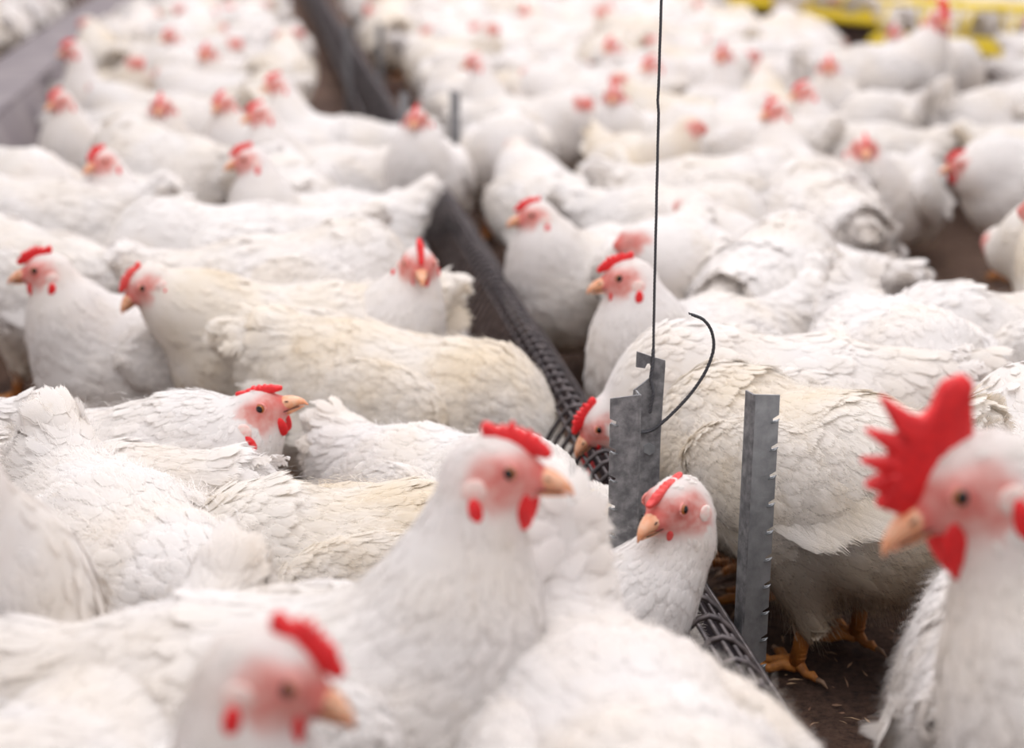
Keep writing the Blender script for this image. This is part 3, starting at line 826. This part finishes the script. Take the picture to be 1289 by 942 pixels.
# supports: notched angle posts
def post(px_top, py_top, ztop, wdt, label, depth=.012, tilt=0.0, lean=0.0, mat='galv', notch_side=1, rz=0.0, base=None, detail=True):
    top = at_z(px_top, py_top, ztop)
    r = empty('support_post', (top.x, top.y, 0), label, 'post', 'notched steel posts along the wire feeder', rz)
    # L-profile; wide face looks to -Y
    h = ztop; n_ = 12 if detail else 5; step = h / (n_ + .4)
    x0, x1 = -wdt / 2, wdt / 2; s = notch_side
    pl = [(-x1 if s > 0 else x1, 0), (-x1 if s > 0 else x1, h)]
    e0 = s * wdt / 2
    out_ = [(-e0, 0), (-e0, h * 1.0), (e0, h * .992)]
    z = h - step * .95
    while z > .01:
        out_ += [(e0, z + .0042), (e0 - s * .0065, z + .001), (e0 - s * .0060, z - .0015), (e0, z - .0008)]
        z -= step
    out_ += [(e0, 0)]
    mb = MB(); mb.prism(out_, 0, .0018)
    face = link('post_face', mb.mesh('post_face', [M[mat]]), r)
    mb = MB(); mb.box((-e0, depth / 2 + .0008, h / 2), (.0010, depth / 2, h / 2), bev=.0004)
    mb.tube([(-e0, .0008, 0), (-e0, .0008, h)], .0016, 8)
    link('post_flange', mb.mesh('post_flange', [M['galv_rust']]), r)
    # punched tabs
    z = h - step * .95; k = 0
    while z > .01 and detail:
        mb = MB(); ex = e0 - s * .0035
        mb.tube([(ex - s * .0045, -.0004, z - .0032), (ex, -.0026, z - .0016), (ex + s * .0030, -.0020, z + .0010)], [.0005, .0011, .0006], 6)
        link('punched_tab', mb.mesh('punched_tab', [M['galv']], smooth=True), r)
        z -= step; k += 1
    r.rotation_euler = (tilt, lean, rz)
    return r
post(961, 496, .345, .027, 'bright galvanised notched steel post standing right of the trough, nearest the brown floor', depth=.016, lean=math.radians(.7), notch_side=1, rz=math.radians(20))
post(787, 498, .345, .028, 'dull grey notched post left of the trough, beside the cable bracket', depth=.016, mat='galv_rust', notch_side=-1, rz=math.radians(8))
post(573, 114, .345, .022, 'thin blurred grey post far back on the right side of the wire feeder', depth=.012, rz=0, detail=False, mat='galv_rust')
post(509, 116, .345, .020, 'faint blurred post far back on the left side of the wire feeder', depth=.012, rz=0, detail=False, mat='galv_rust')
post(437, 30, .345, .020, 'farthest dark post left of the wire feeder near the top edge', depth=.012, detail=False, mat='galv_rust')
post(478, 28, .345, .020, 'farthest dark post right of the wire feeder near the top edge', depth=.012, detail=False, mat='galv_rust')
# punched holes of the left post's face and hanger bracket
hb_ = at_z(817, 447, .352)
br = empty('hanger_bracket', (hb_.x, hb_.y, 0), 'flat grey steel hook bracket rising from the trough with the cable end through it', 'bracket', rz=math.radians(6))
mb = MB(); top = .352; zb = .165
poly = [(-.011, zb), (.013, zb), (.0135, top - .085), (.0165, top - .012), (.0165, top - .006), (.004, top - .002), (-.0125, top + .004), (-.0130, top - .012),
        (-.004, top - .0135), (-.002, top - .009), (.0005, top - .0085), (.002, top - .012), (.0005, top - .024), (-.0045, top - .028), (-.0150, top - .036), (-.0165, top - .052), (-.0105, top - .060)]
mb.prism([(x, z) for x, z in poly][::-1], -.0012, .0012); link('plate', mb.mesh('plate', [M['galv_rust']]), br)
mb = MB(); mb.tube([(.002, -.002, top - .098), (.002, .006, top - .098)], .0045, 12); mb.tube([(.002, -.0035, top - .098), (.002, -.001, top - .098)], .0062, 6)
link('bolt', mb.mesh('bolt', [M['galv']]), br)
# cable from the ceiling, hooked in the bracket, its loose end curling up
def twist(pts, r, name, parent, strands=3):
    mb = MB(); P = [Vector(p) for p in pts]
    # resample
    R_ = [P[0]]
    for a_, b_ in zip(P[:-1], P[1:]):
        k_ = max(1, int((b_ - a_).length / .0016))
        for i in range(1, k_ + 1): R_.append(a_.lerp(b_, i / k_))
    d = 0
    for s in range(strands):
        q = []
        d = 0
        for i, c in enumerate(R_):
            if i: d += (R_[i] - R_[i - 1]).length
            t = (R_[min(i + 1, len(R_) - 1)] - R_[max(0, i - 1)]).normalized(); u = t.orthogonal().normalized() if abs(t.z) < .98 else Vector((1, 0, 0)); u = (u - t * u.dot(t)).normalized(); v = t.cross(u)
            ph = d / .011 * 2 * math.pi + s * 2 * math.pi / strands
            q.append(c + (u * math.cos(ph) + v * math.sin(ph)) * r * .5)
        mb.tube(q, r * .62, 5)
    return mb
YB = hb_.y
cab = empty('hanging_cable', at_y(822, 440, YB - .004), 'thin twisted steel cable hanging from above, hooked into the bracket', 'cable')
ci = Matrix.Translation(-cab.location)
pts = [at_y(812.5, 546, YB - .006), at_y(818, 520, YB - .007), at_y(822.5, 495, YB - .007), at_y(819, 478, YB - .005), at_y(821.5, 460, YB - .003), at_y(822.5, 440, YB), at_y(823.5, 380, YB), at_y(826.5, 250, YB), at_y(829, 142, YB), at_y(828, 127, YB), at_y(829, 110, YB), at_y(832.5, 0, YB), at_y(838, -150, YB), at_y(870, -900, YB)]
mb = twist(pts[5:], .0014, 'c', cab); me = mb.mesh('cable', [M['rope']], True); me.transform(ci); link('cable_run', me, cab)
mb = twist(pts[1:6], .0019, 'c', cab); me = mb.mesh('hook_loop', [M['rope']], True); me.transform(ci); link('hook_loop', me, cab)
def smooth_path(ctrl, n_=40):
    C_ = [Vector(c) for c in ctrl]; o_ = []
    C_ = [C_[0] * 2 - C_[1]] + C_ + [C_[-1] * 2 - C_[-2]]
    for i in range(1, len(C_) - 2):
        for k in range(n_ // (len(C_) - 3)):
            t = k / (n_ // (len(C_) - 3)); p0, p1, p2, p3 = C_[i - 1:i + 3]
            o_.append(.5 * ((2 * p1) + (p2 - p0) * t + (2 * p0 - 5 * p1 + 4 * p2 - p3) * t * t + (3 * p1 - p0 - 3 * p2 + p3) * t ** 3))
    o_.append(C_[-2]); return o_
ctrl = [(806, 545), (822, 541), (845, 522), (870, 495), (888, 468), (898, 440), (896, 418), (886, 403), (871, 396)]
pts = smooth_path([at_y(x, y, YB - .003 - .02 * i / 8) for i, (x, y) in enumerate(ctrl)], 48)
mb = twist(pts, .0017, 'c', cab)
for k in range(5):
    mb.tube([pts[-1], pts[-1] + Vector((random.Random(k).uniform(-.004, 0), 0, random.Random(k + 9).uniform(-.001, .004)))], .0006, 4)
me = mb.mesh('loose_end', [M['rope']], True); me.transform(ci); link('loose_end', me, cab)
# wire hanging down beside the bracket
mb = MB(); mb.tube(smooth_path([at_y(822, 545, YB + .01), at_y(824, 560, YB + .01), at_y(821, 585, YB + .01), at_y(817, 610, YB + .01)], 12), .0014, 6)
me = mb.mesh('tail_wire', [M['rope']], True); me.transform(ci); link('tail_wire', me, cab)

# ------------------------------------------------------------------ grey trough on the left
g0 = at_z(0, 140, .19); 
def grail(Y, off, z): return Vector((g0.x + KX * (Y - g0.y) + off, Y, z))
gt = empty('metal_trough', grail(5, 0, 0), 'wide grey sheet metal trough running back along the upper left', 'trough')
gi = Matrix.Translation(-grail(5, 0, 0))
prof = [(.085, .0), (.10, .012), (.012, .185), (.0, .192), (-.22, .192), (-.235, .185), (-.30, .0)]
mb = MB(); a, b = 3.0, 16.0; n_ = len(prof)
V_ = [grail(a, x, z) for x, z in prof] + [grail(b, x, z) for x, z in prof]
mb.add(V_, [(i, (i + 1) % n_, (i + 1) % n_ + n_, i + n_) for i in range(n_)] + [tuple(range(n_)), tuple(range(2 * n_ - 1, n_ - 1, -1))])
me = mb.mesh('trough_shell', [M['greymetal']]); me.transform(gi); link('trough_shell', me, gt)
mb = MB()
mb.tube([grail(a, .004, .192), grail(b, .004, .192)], .008, 8); me = mb.mesh('rim', [M['greymetal']], True); me.transform(gi); link('rim', me, gt)
for Ys in np.arange(3.6, 15, 2.4):
    mb = MB(); mb.add([grail(Ys - .02, .103, .010), grail(Ys + .02, .103, .010), grail(Ys + .02, .016, .188), grail(Ys - .02, .016, .188)], [(0, 1, 2, 3)])
    mb.add([grail(Ys - .02, .108, .012), grail(Ys + .02, .108, .012), grail(Ys + .02, .020, .190), grail(Ys - .02, .020, .190)], [(0, 1, 2, 3)])
    me = mb.mesh('seam_strap', [M['greymetal']]); me.transform(gi); link('seam_strap', me, gt)
# orange pan beyond the left trough
op = at_z(-30, 84, .10)
pan = empty('feed_pan', (op.x - .1, op.y, 0), 'orange plastic feed pan at the left edge beyond the grey trough', 'feed pan')
mb = MB(); seg = 28
secs = [(.02, .0), (.13, .0), (.165, .07), (.18, .10), (.172, .102), (.155, .07), (.12, .012), (.02, .012)]
V_ = []; F_ = []
for r_, z_ in secs:
    for k in range(seg): V_.append((r_ * math.cos(2 * math.pi * k / seg), r_ * math.sin(2 * math.pi * k / seg), z_))
for i in range(len(secs) - 1):
    for k in range(seg): F_.append((i * seg + k, i * seg + (k + 1) % seg, (i + 1) * seg + (k + 1) % seg, (i + 1) * seg + k))
mb.add(V_, F_); link('pan', mb.mesh('pan', [M['orange']], True), pan)
mb = MB(); 
for k in range(8):
    a_ = 2 * math.pi * k / 8; mb.tube([(.175 * math.cos(a_), .175 * math.sin(a_), .10), (.10 * math.cos(a_), .10 * math.sin(a_), .19), (.03 * math.cos(a_), .03 * math.sin(a_), .22)], .005, 6)
mb.tube([(0, 0, .012), (0, 0, .24)], .035, 16); link('grill', mb.mesh('grill', [M['orange']], True), pan)

# ------------------------------------------------------------------ yellow feeders, upper right
def yellow_feeder(pl, pr, z, label, tall=.17, dep=.32):
    A = at_z(*pl, z); Bq = at_z(*pr, z); d = (Bq - A); L_ = d.length; az = math.atan2(d.y, d.x)
    r = empty('yellow_feeder', (A.x, A.y, 0), label, 'feeder', 'yellow barred feeders', az)
    for sd in (0, dep):
        mb = MB(); mb.box((L_ / 2, sd, z), (L_ / 2, .012, .022), bev=.006); link('bottom_rail', mb.mesh('bottom_rail', [M['yellow']], True), r)
        mb = MB(); mb.tube([(0, sd * .6 + dep * .2, z + tall), (L_, sd * .6 + dep * .2, z + tall)], .012, 10); link('top_rail', mb.mesh('top_rail', [M['yellow']], True), r)
        k_ = max(3, int(L_ / .24) + 1)
        for i in range(k_):
            x = .03 + (L_ - .06) * i / (k_ - 1)
            mb = MB(); mb.tube([(x, sd, z), (x + .02, sd * .6 + dep * .2, z + tall)], .009, 8); link('bar', mb.mesh('bar', [M['yellow']], True), r)
    for x in (0, L_):
        mb = MB(); mb.box((x, dep / 2, z), (.012, dep / 2, .022), bev=.005); link('end_rail', mb.mesh('end_rail', [M['yellow']], True), r)
    mb = MB(); zz = z - .02
    V_ = [(0, 0, zz), (L_, 0, zz), (L_, dep, zz), (0, dep, zz), (.05, .06, zz - .07), (L_ - .05, .06, zz - .07), (L_ - .05, dep - .06, zz - .07), (.05, dep - .06, zz - .07)]
    mb.add(V_, [(0, 1, 5, 4), (1, 2, 6, 5), (2, 3, 7, 6), (3, 0, 4, 7), (4, 5, 6, 7)]); link('tray', mb.mesh('tray', [M['trough']]), r)
    for x, y in ((.06, .07), (L_ - .06, .07), (.06, dep - .07), (L_ - .06, dep - .07)):
        mb = MB(); mb.box((x, y, (zz - .07) / 2), (.012, .012, (zz - .07) / 2)); link('leg', mb.mesh('leg', [M['trough']]), r)
    return r
yellow_feeder((1095, 52), (1330, 72), .15, 'nearest yellow barred feeder cut by the right edge at the top')
yellow_feeder((1010, 17), (1142, 31), .15, 'middle yellow barred feeder at the top edge left of the red-combed rooster')
yellow_feeder((884, 0), (1000, 8), .15, 'farthest yellow barred feeder, barely showing at the top edge')
#HENS#
# ------------------------------------------------------------------ the hens that can be told apart
HI = dict(grid=.0050)
MID = dict(grid=.0075, nf=1500, nfluff=2500, barbs=True)
LOW = dict(tail_spread=.6, grid=.0095, nf=800, nfluff=600, barbs=False)
# foreground
hen_head(345, 850, .83, 40, 'large out-of-focus hen head at the bottom edge, red comb, beak pointing right', look=-6, hpitch=-20, fwd=.13, seed=11, comb_h=.018, wattle=.020, **HI)
hen_head(628, 594, 1.12, 2, 'tall white hen with thick red comb and pale earlobe, beak over a fanned white tail', look=-10, hpitch=0, fwd=.155, hb=.225, seed=12, comb_h=.015, wattle=.0165, hs=1.06, **HI)
hen_body(790, 1030, -76, 'blurred white hen at the bottom centre raising a wide fan of ragged tail feathers', head=(.2, .02, .20), hpitch=-50, tail=84, tail_len=.15, tail_spread=1.35, seed=13, bp=2, fat=1.05, legs=True, hb=.21, **HI)
hen_body(120, 1040, -108, 'blurred white hen at the lower left with a frayed tail tip beside dirty fluffy hen', head=(.19, 0, .34), tail=66, tail_len=.10, seed=14, bp=4, mat='white', **HI)
hen_head(-62, 530, 1.16, 75, 'white hen cut off by the left edge, only its blurred neck and side in view', look=95, fwd=.06, seed=15, **MID)
hen_head(848, 637, 1.44, -92, 'small young hen between the grey post and trough, thin pink comb, looking left', look=226, hpitch=-8, fwd=.10, side=.065, hb=.115, s=.88, seed=16, comb_h=.007, wattle=.0080, legs=False, comb_mat='comb_pale', fat=.82, hs=1.18, redlobe=False, **HI)
hen_head(1222, 610, 1.03, 163, 'rooster with a tall spiked scarlet comb and big red wattles at the right edge', name='rooster', look=186, hpitch=-26, fwd=.185, side=-.02, s=1.06, hb=.19, comb='rooster', comb_h=.046, wattle=.027, hs=1.22, seed=17, fat=.9, **HI)
hen_body(1325, 858, 58, 'ruffled dirty-white hen under the rooster at the lower right', head=(.17, .02, .26), tail=35, tail_len=.08, seed=18, hb=.185, mat='white', nfluff=30000, soil=.5, **HI)
# the sharp band
hen_body(1020, 605, 135, 'fluffy cream-white hen standing on orange legs right behind the bright steel post', head=(.20, .03, .20), hpitch=-40, tail=70, tail_len=.09, seed=19, s=.97, hb=.205, bp=0, mat='cream', nfluff=30000, soil=.5, lean=-.04, **HI)
hen_head(757, 532, 1.92, 184, 'white hen with lowered dark red head feeding behind the dull grey post', look=200, hpitch=-38, fwd=.205, hb=.205, seed=20, tail=30, **MID)
hen_head(326, 520, 1.80, 0, 'hen in sharp focus lifting its beak right, small frilly red comb, amber eye', look=-6, hpitch=27, fwd=.19, hb=.155, seed=21, comb_h=.0085, wattle=.0115, legs=False, hs=1.10, mat='white', **HI)
hen_body(492, 515, -12, 'cream-backed hen leaning towards the trough behind the tall red-combed hen', head=(.235, -.03, .10), hpitch=-60, seed=22, mat='cream', hb=.155, bp=-8, tail=10, tail_len=.07, legs=False, **HI)
hen_body(566, 652, -42, 'hen with a ragged upright tail just right of the sharp upturned head', head=(.19, 0, .10), hpitch=-60, seed=23, mat='white', s=.92, hb=.150, tail=58, tail_len=.08, legs=False, **HI)
hen_body(98, 684, 178, 'resting white hen directly below the sharp upturned head, ragged tail end pointing right', head=(.19, .02, .13), hpitch=-40, seed=24, mat='white', hb=.148, tail=8, tail_len=.05, pluck=True, legs=False, bp=0, **HI)
hen_body(165, 752, -55, 'hen with soiled fluffy underside and raised tail at the left', head=(.19, 0, .12), hpitch=-50, seed=25, mat='white', hb=.17, tail=76, tail_len=.085, legs=False, nfluff=32000, soil=1.0, bp=-4, **HI)
hen_body(462, 738, 188, 'cream-white hen with loose wing feathers resting left of the tall hen', head=(.17, .03, .12), hpitch=-50, seed=26, mat='cream', s=.95, hb=.165, tail=12, tail_len=.075, legs=False, bp=2, **HI)
hen_body(-205, 600, 176, 'white hen mostly outside the left edge, its tail tip in view', head=(.2, 0, .3), seed=27, mat='white', hb=.19, tail=50, tail_len=.09, **HI)
# just behind the sharp band
hen_head(788, 351, 2.20, 222, 'hen with small red comb looking left, crossed by the hanging cable', look=184, hpitch=-6, fwd=.14, hb=.165, seed=30, comb_h=.015, wattle=.0135, hs=1.08, **MID)
hen_head(673, 272, 2.80, 222, 'hen with bent neck and orange-red face just right of the wire feeder', look=196, hpitch=-4, fwd=.14, hb=.15, legs=False, seed=31, comb_h=.014, wattle=.013, **MID)
hen_head(57, 342, 2.36, 212, 'upright hen at the left edge with red comb and beak pointing left', look=188, hpitch=-2, fwd=.15, seed=32, hb=.14, legs=False, comb_h=.017, wattle=.0135, hs=1.08, **MID)
hen_head(182, 358, 2.30, 200, 'hunched hen with a lowered pink face, second from the left edge', look=214, hpitch=-32, fwd=.20, hb=.17, seed=33, comb_h=.014, wattle=.010, comb_mat='comb_pale', mat='cream', **MID)
hen_body(360, 378, 18, 'round white back behind the hunched hen with the pink face', head=(.2, 0, .2), seed=34, **MID)
hen_head(527, 333, 2.36, 288, 'white hen beside the wire feeder facing the camera, narrow bright red comb', look=280, hpitch=-10, fwd=.15, side=.03, hb=.135, legs=False, seed=35, comb_h=.020, wattle=.012, fat=1.05, **MID)
hen_body(44, 296, 188, 'broad white back at the left edge beyond the upright red-combed hen', head=(.19, 0, .22), seed=36, **MID)
hen_body(1124, 484, -84, 'white hen with a pointed upright tail behind the spiked rooster comb', head=(.19, 0, .22), tail=84, tail_len=.11, tail_spread=.5, seed=37, **MID)
hen_body(1275, 462, 190, 'white hen at the right edge with shaded flank and curled tail tip', head=(.20, 0, .16), tail=44, seed=38, mat='white', hb=.175, **MID)
hen_body(1345, 640, 96, 'white shoulder at the right edge directly behind the rooster head', head=(.18, 0, .24), seed=39, **MID)
hen_body(1035, 292, 100, 'puffy white rear view below the staring pink-faced hen', head=(.18, 0, .24), tail=26, tail_len=.055, tail_spread=.4, seed=40, **MID)
hen_body(900, 262, 4, 'white hen seen side-on right of the cable, neck hidden in the crowd', head=(.20, 0, .24), seed=41, **MID)
hen_body(965, 380, 64, 'white hen with its rear to the camera, right of the cable loose end', head=(.18, 0, .26), tail=28, tail_len=.055, tail_spread=.4, seed=42, **MID)
hen_head(1088, 186, 3.65, 236, 'hen facing the camera with a small pink face, beside the bare brown floor', look=266, hpitch=-5, fwd=.14, hb=.14, legs=False, seed=43, comb_h=.008, comb_mat='comb_pale', hs=1.1, **MID)
hen_head(1183, 24, 5.25, 6, 'upright rooster with a bright red comb between two yellow feeders', name='rooster', look=282, hpitch=-5, fwd=.16, s=1.08, seed=44, comb='rooster', comb_h=.032, wattle=.022, hs=1.2, hb=.23, **MID)
hen_body(1310, 240, 196, 'pale hen cut by the right edge beyond the bare floor', head=(.19, 0, .26), seed=45, **MID)
hen_body(1262, 158, 22, 'hen with high white tail near the right edge below a yellow feeder', head=(.19, 0, .3), tail=80, tail_len=.12, seed=46, **MID)
PROT = []   # pixels of heads that fillers must leave free: (px, py, Y)
farheads = [
 (92, 64, 4.7, 186, 186, 'hen stretching its red head over the grey trough', .018, 'comb'),
 (75, 128, 3.95, 250, 238, 'white-necked hen with a pink-red face against the grey trough', .016, 'comb_pale'),
 (128, 204, 3.15, 262, 236, 'hen with a dark red face above the broad back at the left edge', .016, 'comb'),
 (203, 134, 3.90, 282, 268, 'hen with a small dark red face, right of the grey trough end', .014, 'comb'),
 (280, 130, 3.95, 230, 250, 'hen turned down-left with a narrow red face left of a paired red face', .012, 'comb'),
 (327, 144, 3.70, 210, 214, 'hen with a low red head over a rounded white neck', .014, 'comb'),
 (350, 107, 4.30, 170, 200, 'hen lifting an orange-red head above the others left of the wire feeder', .018, 'comb_pale'),
 (313, 202, 3.08, 216, 196, 'hen with the largest blurred red face left of the wire feeder', .017, 'comb_pale'),
 (260, 66, 5.1, 250, 262, 'far hen with a small dim red face left of the wire feeder', .012, 'comb'),
 (215, 46, 5.8, 200, 230, 'far hen with a dim pink face near the grey trough end', .012, 'comb_pale'),
 (524, 150, 3.75, 268, 262, 'hen with a red face between two thin far posts', .014, 'comb'),
 (773, 120, 4.20, 240, 258, 'hen with a square red face left of the hanging cable', .015, 'comb_pale'),
 (770, 58, 5.5, 200, 230, 'far hen with a pale red head left of the cable near the top', .015, 'comb_pale'),
 (822, 82, 4.9, 190, 200, 'far hen with its red face touching the cable', .012, 'comb'),
 (910, 68, 5.0, 260, 250, 'far hen with a tall dull red head right of the cable', .020, 'comb'),
 (975, 140, 3.80, 110, 215, 'hen with a drooping tan neck and small red face right of the cable', .012, 'comb_pale'),
 (1043, 82, 4.75, 250, 265, 'hen with a small red face under the middle yellow feeder', .010, 'comb'),
 (1013, 116, 4.15, 180, 200, 'hen with a narrow dull red face left of the red-combed rooster body', .012, 'comb'),
 (1126, 42, 6.1, 230, 225, 'far hen with a dull red neck beneath the middle yellow feeder end', .014, 'comb'),
 (660, 14, 7.3, 262, 275, 'far hen with a vivid red comb at the top edge', .024, 'comb'),
 (600, 80, 4.7, 150, 178, 'hen with a faint pink head beyond the far right post', .010, 'comb_pale'),
]
for i, (px, py, Y, hd, lk, lb, ch, cm) in enumerate(farheads):
    hen_head(px, py, Y, hd, lb, look=lk, hpitch=-6, fwd=.14, hb=.165, seed=60 + i, comb_h=ch, comb_mat=cm, wattle=.011, hs=.96, **LOW)
    PROT.append((px, py, Y))
PROT += [(673, 272, 2.8), (788, 351, 2.2), (57, 342, 2.36), (182, 358, 2.34), (527, 333, 2.36), (1088, 186, 3.65), (1183, 24, 5.25), (1183, 60, 5.25), (1110, 250, 3.7), (572, 150, 3.97), (572, 200, 3.97), (508, 130, 3.97),
         (40, 160, 4.6), (15, 190, 4.6), (60, 120, 4.9), (150, 40, 6.5), (120, 55, 6.), (1110, 45, 8), (1160, 50, 8), (1230, 58, 7.8), (1275, 64, 7.6), (1030, 18, 9.4), (1070, 22, 9.4), (1120, 26, 9.2), (910, 3, 10.6), (960, 5, 10.6), (440, 40, 5.8), (478, 40, 5.8), (1215, 300, 4.0), (1235, 240, 4.7), (1195, 325, 3.8), (1205, 215, 5.1), (1262, 112, 7.2)]

# ------------------------------------------------------------------ the crowd behind
protos = []
spec = [dict(head=(.16, .0, .345), hyaw=10), dict(head=(.20, .03, .20), hyaw=20, hpitch=-45, tail=35), dict(head=(.17, -.03, .30), hyaw=-50),
        dict(head=(.17, .02, .34), hyaw=60), dict(head=(.21, 0, .13), hpitch=-60, tail=25), dict(head=(.185, 0, .27), hyaw=-20, hb=.15, legs=False, tail=30),
        dict(head=(.215, -.04, .23), hyaw=-30, hpitch=-30, tail=50), dict(head=(.19, .03, .30), hyaw=75, hpitch=-10, tail=40)]
poses = ['head up', 'head lowered', 'head turned', 'head turned', 'pecking', 'crouching', 'head lowered', 'head turned']
for i, k in enumerate(spec):
    b = make_hen(seed=200 + i, comb_h=.012, wattle=.011, parts='far', mat='white' if i % 3 else 'cream', comb_mat='comb' if i % 2 else 'comb_pale', **{**LOW, **k})
    protos.append(b)
used = [False] * len(protos)
def project(x, y, z):
    dz = z - CAM_H; dep = y * CT - dz * ST; up = y * ST + dz * CT
    return W_ / 2 + F_PX * x / dep, H_ / 2 - F_PX * up / dep
def place_copy(src, x, y, hd, s):
    k = protos.index(src)
    if not used[k]:
        used[k] = True; o = src
    else:
        o = src.copy(); COL.objects.link(o)
        for ch in src.children:
            if y > 6.2 and ch.name.split('.')[0] in ('beak', 'leg', 'wattle'): continue
            c = ch.copy(); COL.objects.link(c); c.parent = o; c.matrix_local = ch.matrix_local
    o.location = (x, y, 0); o.rotation_euler = (0, 0, hd); o.scale = (s, s, s * random.uniform(.95, 1.03))
    return o
random.seed(41)
fill = []
def clear_of(x, y, hd):
    for d in (-.085, .085):
        ax, ay = x + math.cos(hd) * d, y + math.sin(hd) * d
        for (ox, oy, r) in OCC:
            if (ax - ox) ** 2 + (ay - oy) ** 2 < (r + .070) ** 2: return False
    return True
def seg_clear(x, y, hd, rx, half):
    for d in (-.16, 0, .16):
        ax, ay = x + math.cos(hd) * d, y + math.sin(hd) * d
        t = rx(ay)
        if t[0] - half < ax < t[1] + half: return False
    return True
feeders = [o for o in bpy.data.objects if o.name.startswith('yellow_feeder')]
FEED = [(o.location.x + math.cos(o.rotation_euler.z) * .4 - math.sin(o.rotation_euler.z) * .16, o.location.y + math.sin(o.rotation_euler.z) * .4 + math.cos(o.rotation_euler.z) * .16) for o in feeders]
tries = 0
while tries < 60000 and len(fill) < 225:
    tries += 1
    y = 2.25 + 8.6 * random.random() ** 1.15; x = random.uniform(-1, 1) * (.293 * y + .18); hd = random.uniform(0, 2 * math.pi)
    # the crowd mostly faces the troughs or the camera
    px, py = project(x, y, .15)
    if 1150 < px < 1275 and 180 < py < 250: continue
    if 1140 < px < 1400 and 240 < py < 415: continue
    if px > 1215 and 85 < py < 130: continue
    if px < 25 and 350 < py < 500: continue
    if 880 < px < 1250 and 560 < py: continue
    if not seg_clear(x, y, hd, lambda yy: (rail(yy).x - .19, rail(yy).x + .07), .07): continue
    if not seg_clear(x, y, hd, lambda yy: (grail(yy, -.30, 0).x, grail(yy, .10, 0).x), .06): continue
    if any(abs(x - fx) < .60 and -.62 < y - fy < .42 for fx, fy in FEED): continue
    if not clear_of(x, y, hd): continue
    k = random.choices(range(8), [2, 3, 2, 1.5, 3, 2, 3, 1.5])[0]
    hx, hy = x + math.cos(hd) * .17, y + math.sin(hd) * .17
    hz = [.36, .22, .32, .34, .15, .27, .26, .3][k]
    bad = False
    for (qx, qy, qY) in PROT:
        if y > qY + .02: continue
        tx, ty = project(x, y, .30); r = .15 * F_PX / y
        if abs(qx - tx) < r and ty < qy + 8: bad = True; break
        ux, uy = project(hx, hy, hz + .03); r2 = .05 * F_PX / y
        if abs(qx - ux) < r2 + 12 and uy < qy + 10: bad = True; break
    if bad: continue
    s = random.uniform(.93, 1.06)
    occupy(x, y, hd, 1.0); fill.append((x, y, hd, s, k, px, py))
print('FILL', len(fill), tries)
def facing(hd):
    a = math.degrees(hd) % 360
    return ['facing right', 'turned away right', 'facing away', 'turned away left', 'facing left', 'turned forward left', 'facing the camera', 'turned forward right'][int((a + 22.5) // 45) % 8]
for (x, y, hd, s, k, px, py) in fill:
    o = place_copy(protos[k], x, y, hd, s)
    rx, gx = rail(y).x, grail(y, 0, 0).x
    if x < gx: zone, grp = 'beyond the grey trough', 'white hens beyond the grey trough'
    elif x < rx:
        u = (x - gx) / (rx - gx)
        zone = ('by the grey trough' if u < .25 else 'between the troughs' if u < .7 else 'left of wire feeder')
        grp = 'white hens between the grey trough and the wire feeder'
    else:
        u = (x - rx) / max(.1, .293 * y - rx)
        zone = ('right of wire feeder' if u < .3 else 'in right middle' if u < .62 else 'near right edge'); grp = 'white hens right of the wire feeder'
    band = ('near front' if y < 2.9 else 'before far posts' if y < 3.8 else 'beside far posts' if y < 4.8 else 'behind far posts' if y < 6.4 else 'far back' if y < 8.2 else 'farthest back')
    tag(o, f"white hen {facing(hd)}, {poses[k]}, {zone}, {band}", 'hen', grp)
from collections import defaultdict
# look-alikes left with one label: add what their tails or size show
dd = defaultdict(list)
for o in COL.objects:
    if o.get('group', '').startswith('white hens'): dd[o['label']].append(o)
for lb, os_ in dd.items():
    if len(os_) > 1:
        os_.sort(key=lambda o: o.location.y)
        names = ['nearest', 'second nearest', 'third nearest', 'fourth nearest', 'fifth nearest']
        for i, o in enumerate(os_):
            w = names[i] if i < 4 else 'farthest'
            parts = lb.split(', '); o['label'] = f"{w} white hen {parts[0][10:]}, {parts[1]}, {parts[2]}, {parts[3]}"
bpy.context.view_layer.update()
for k, b in enumerate(protos):
    if not used[k]:
        for ch in list(b.children): bpy.data.objects.remove(ch)
        bpy.data.objects.remove(b)
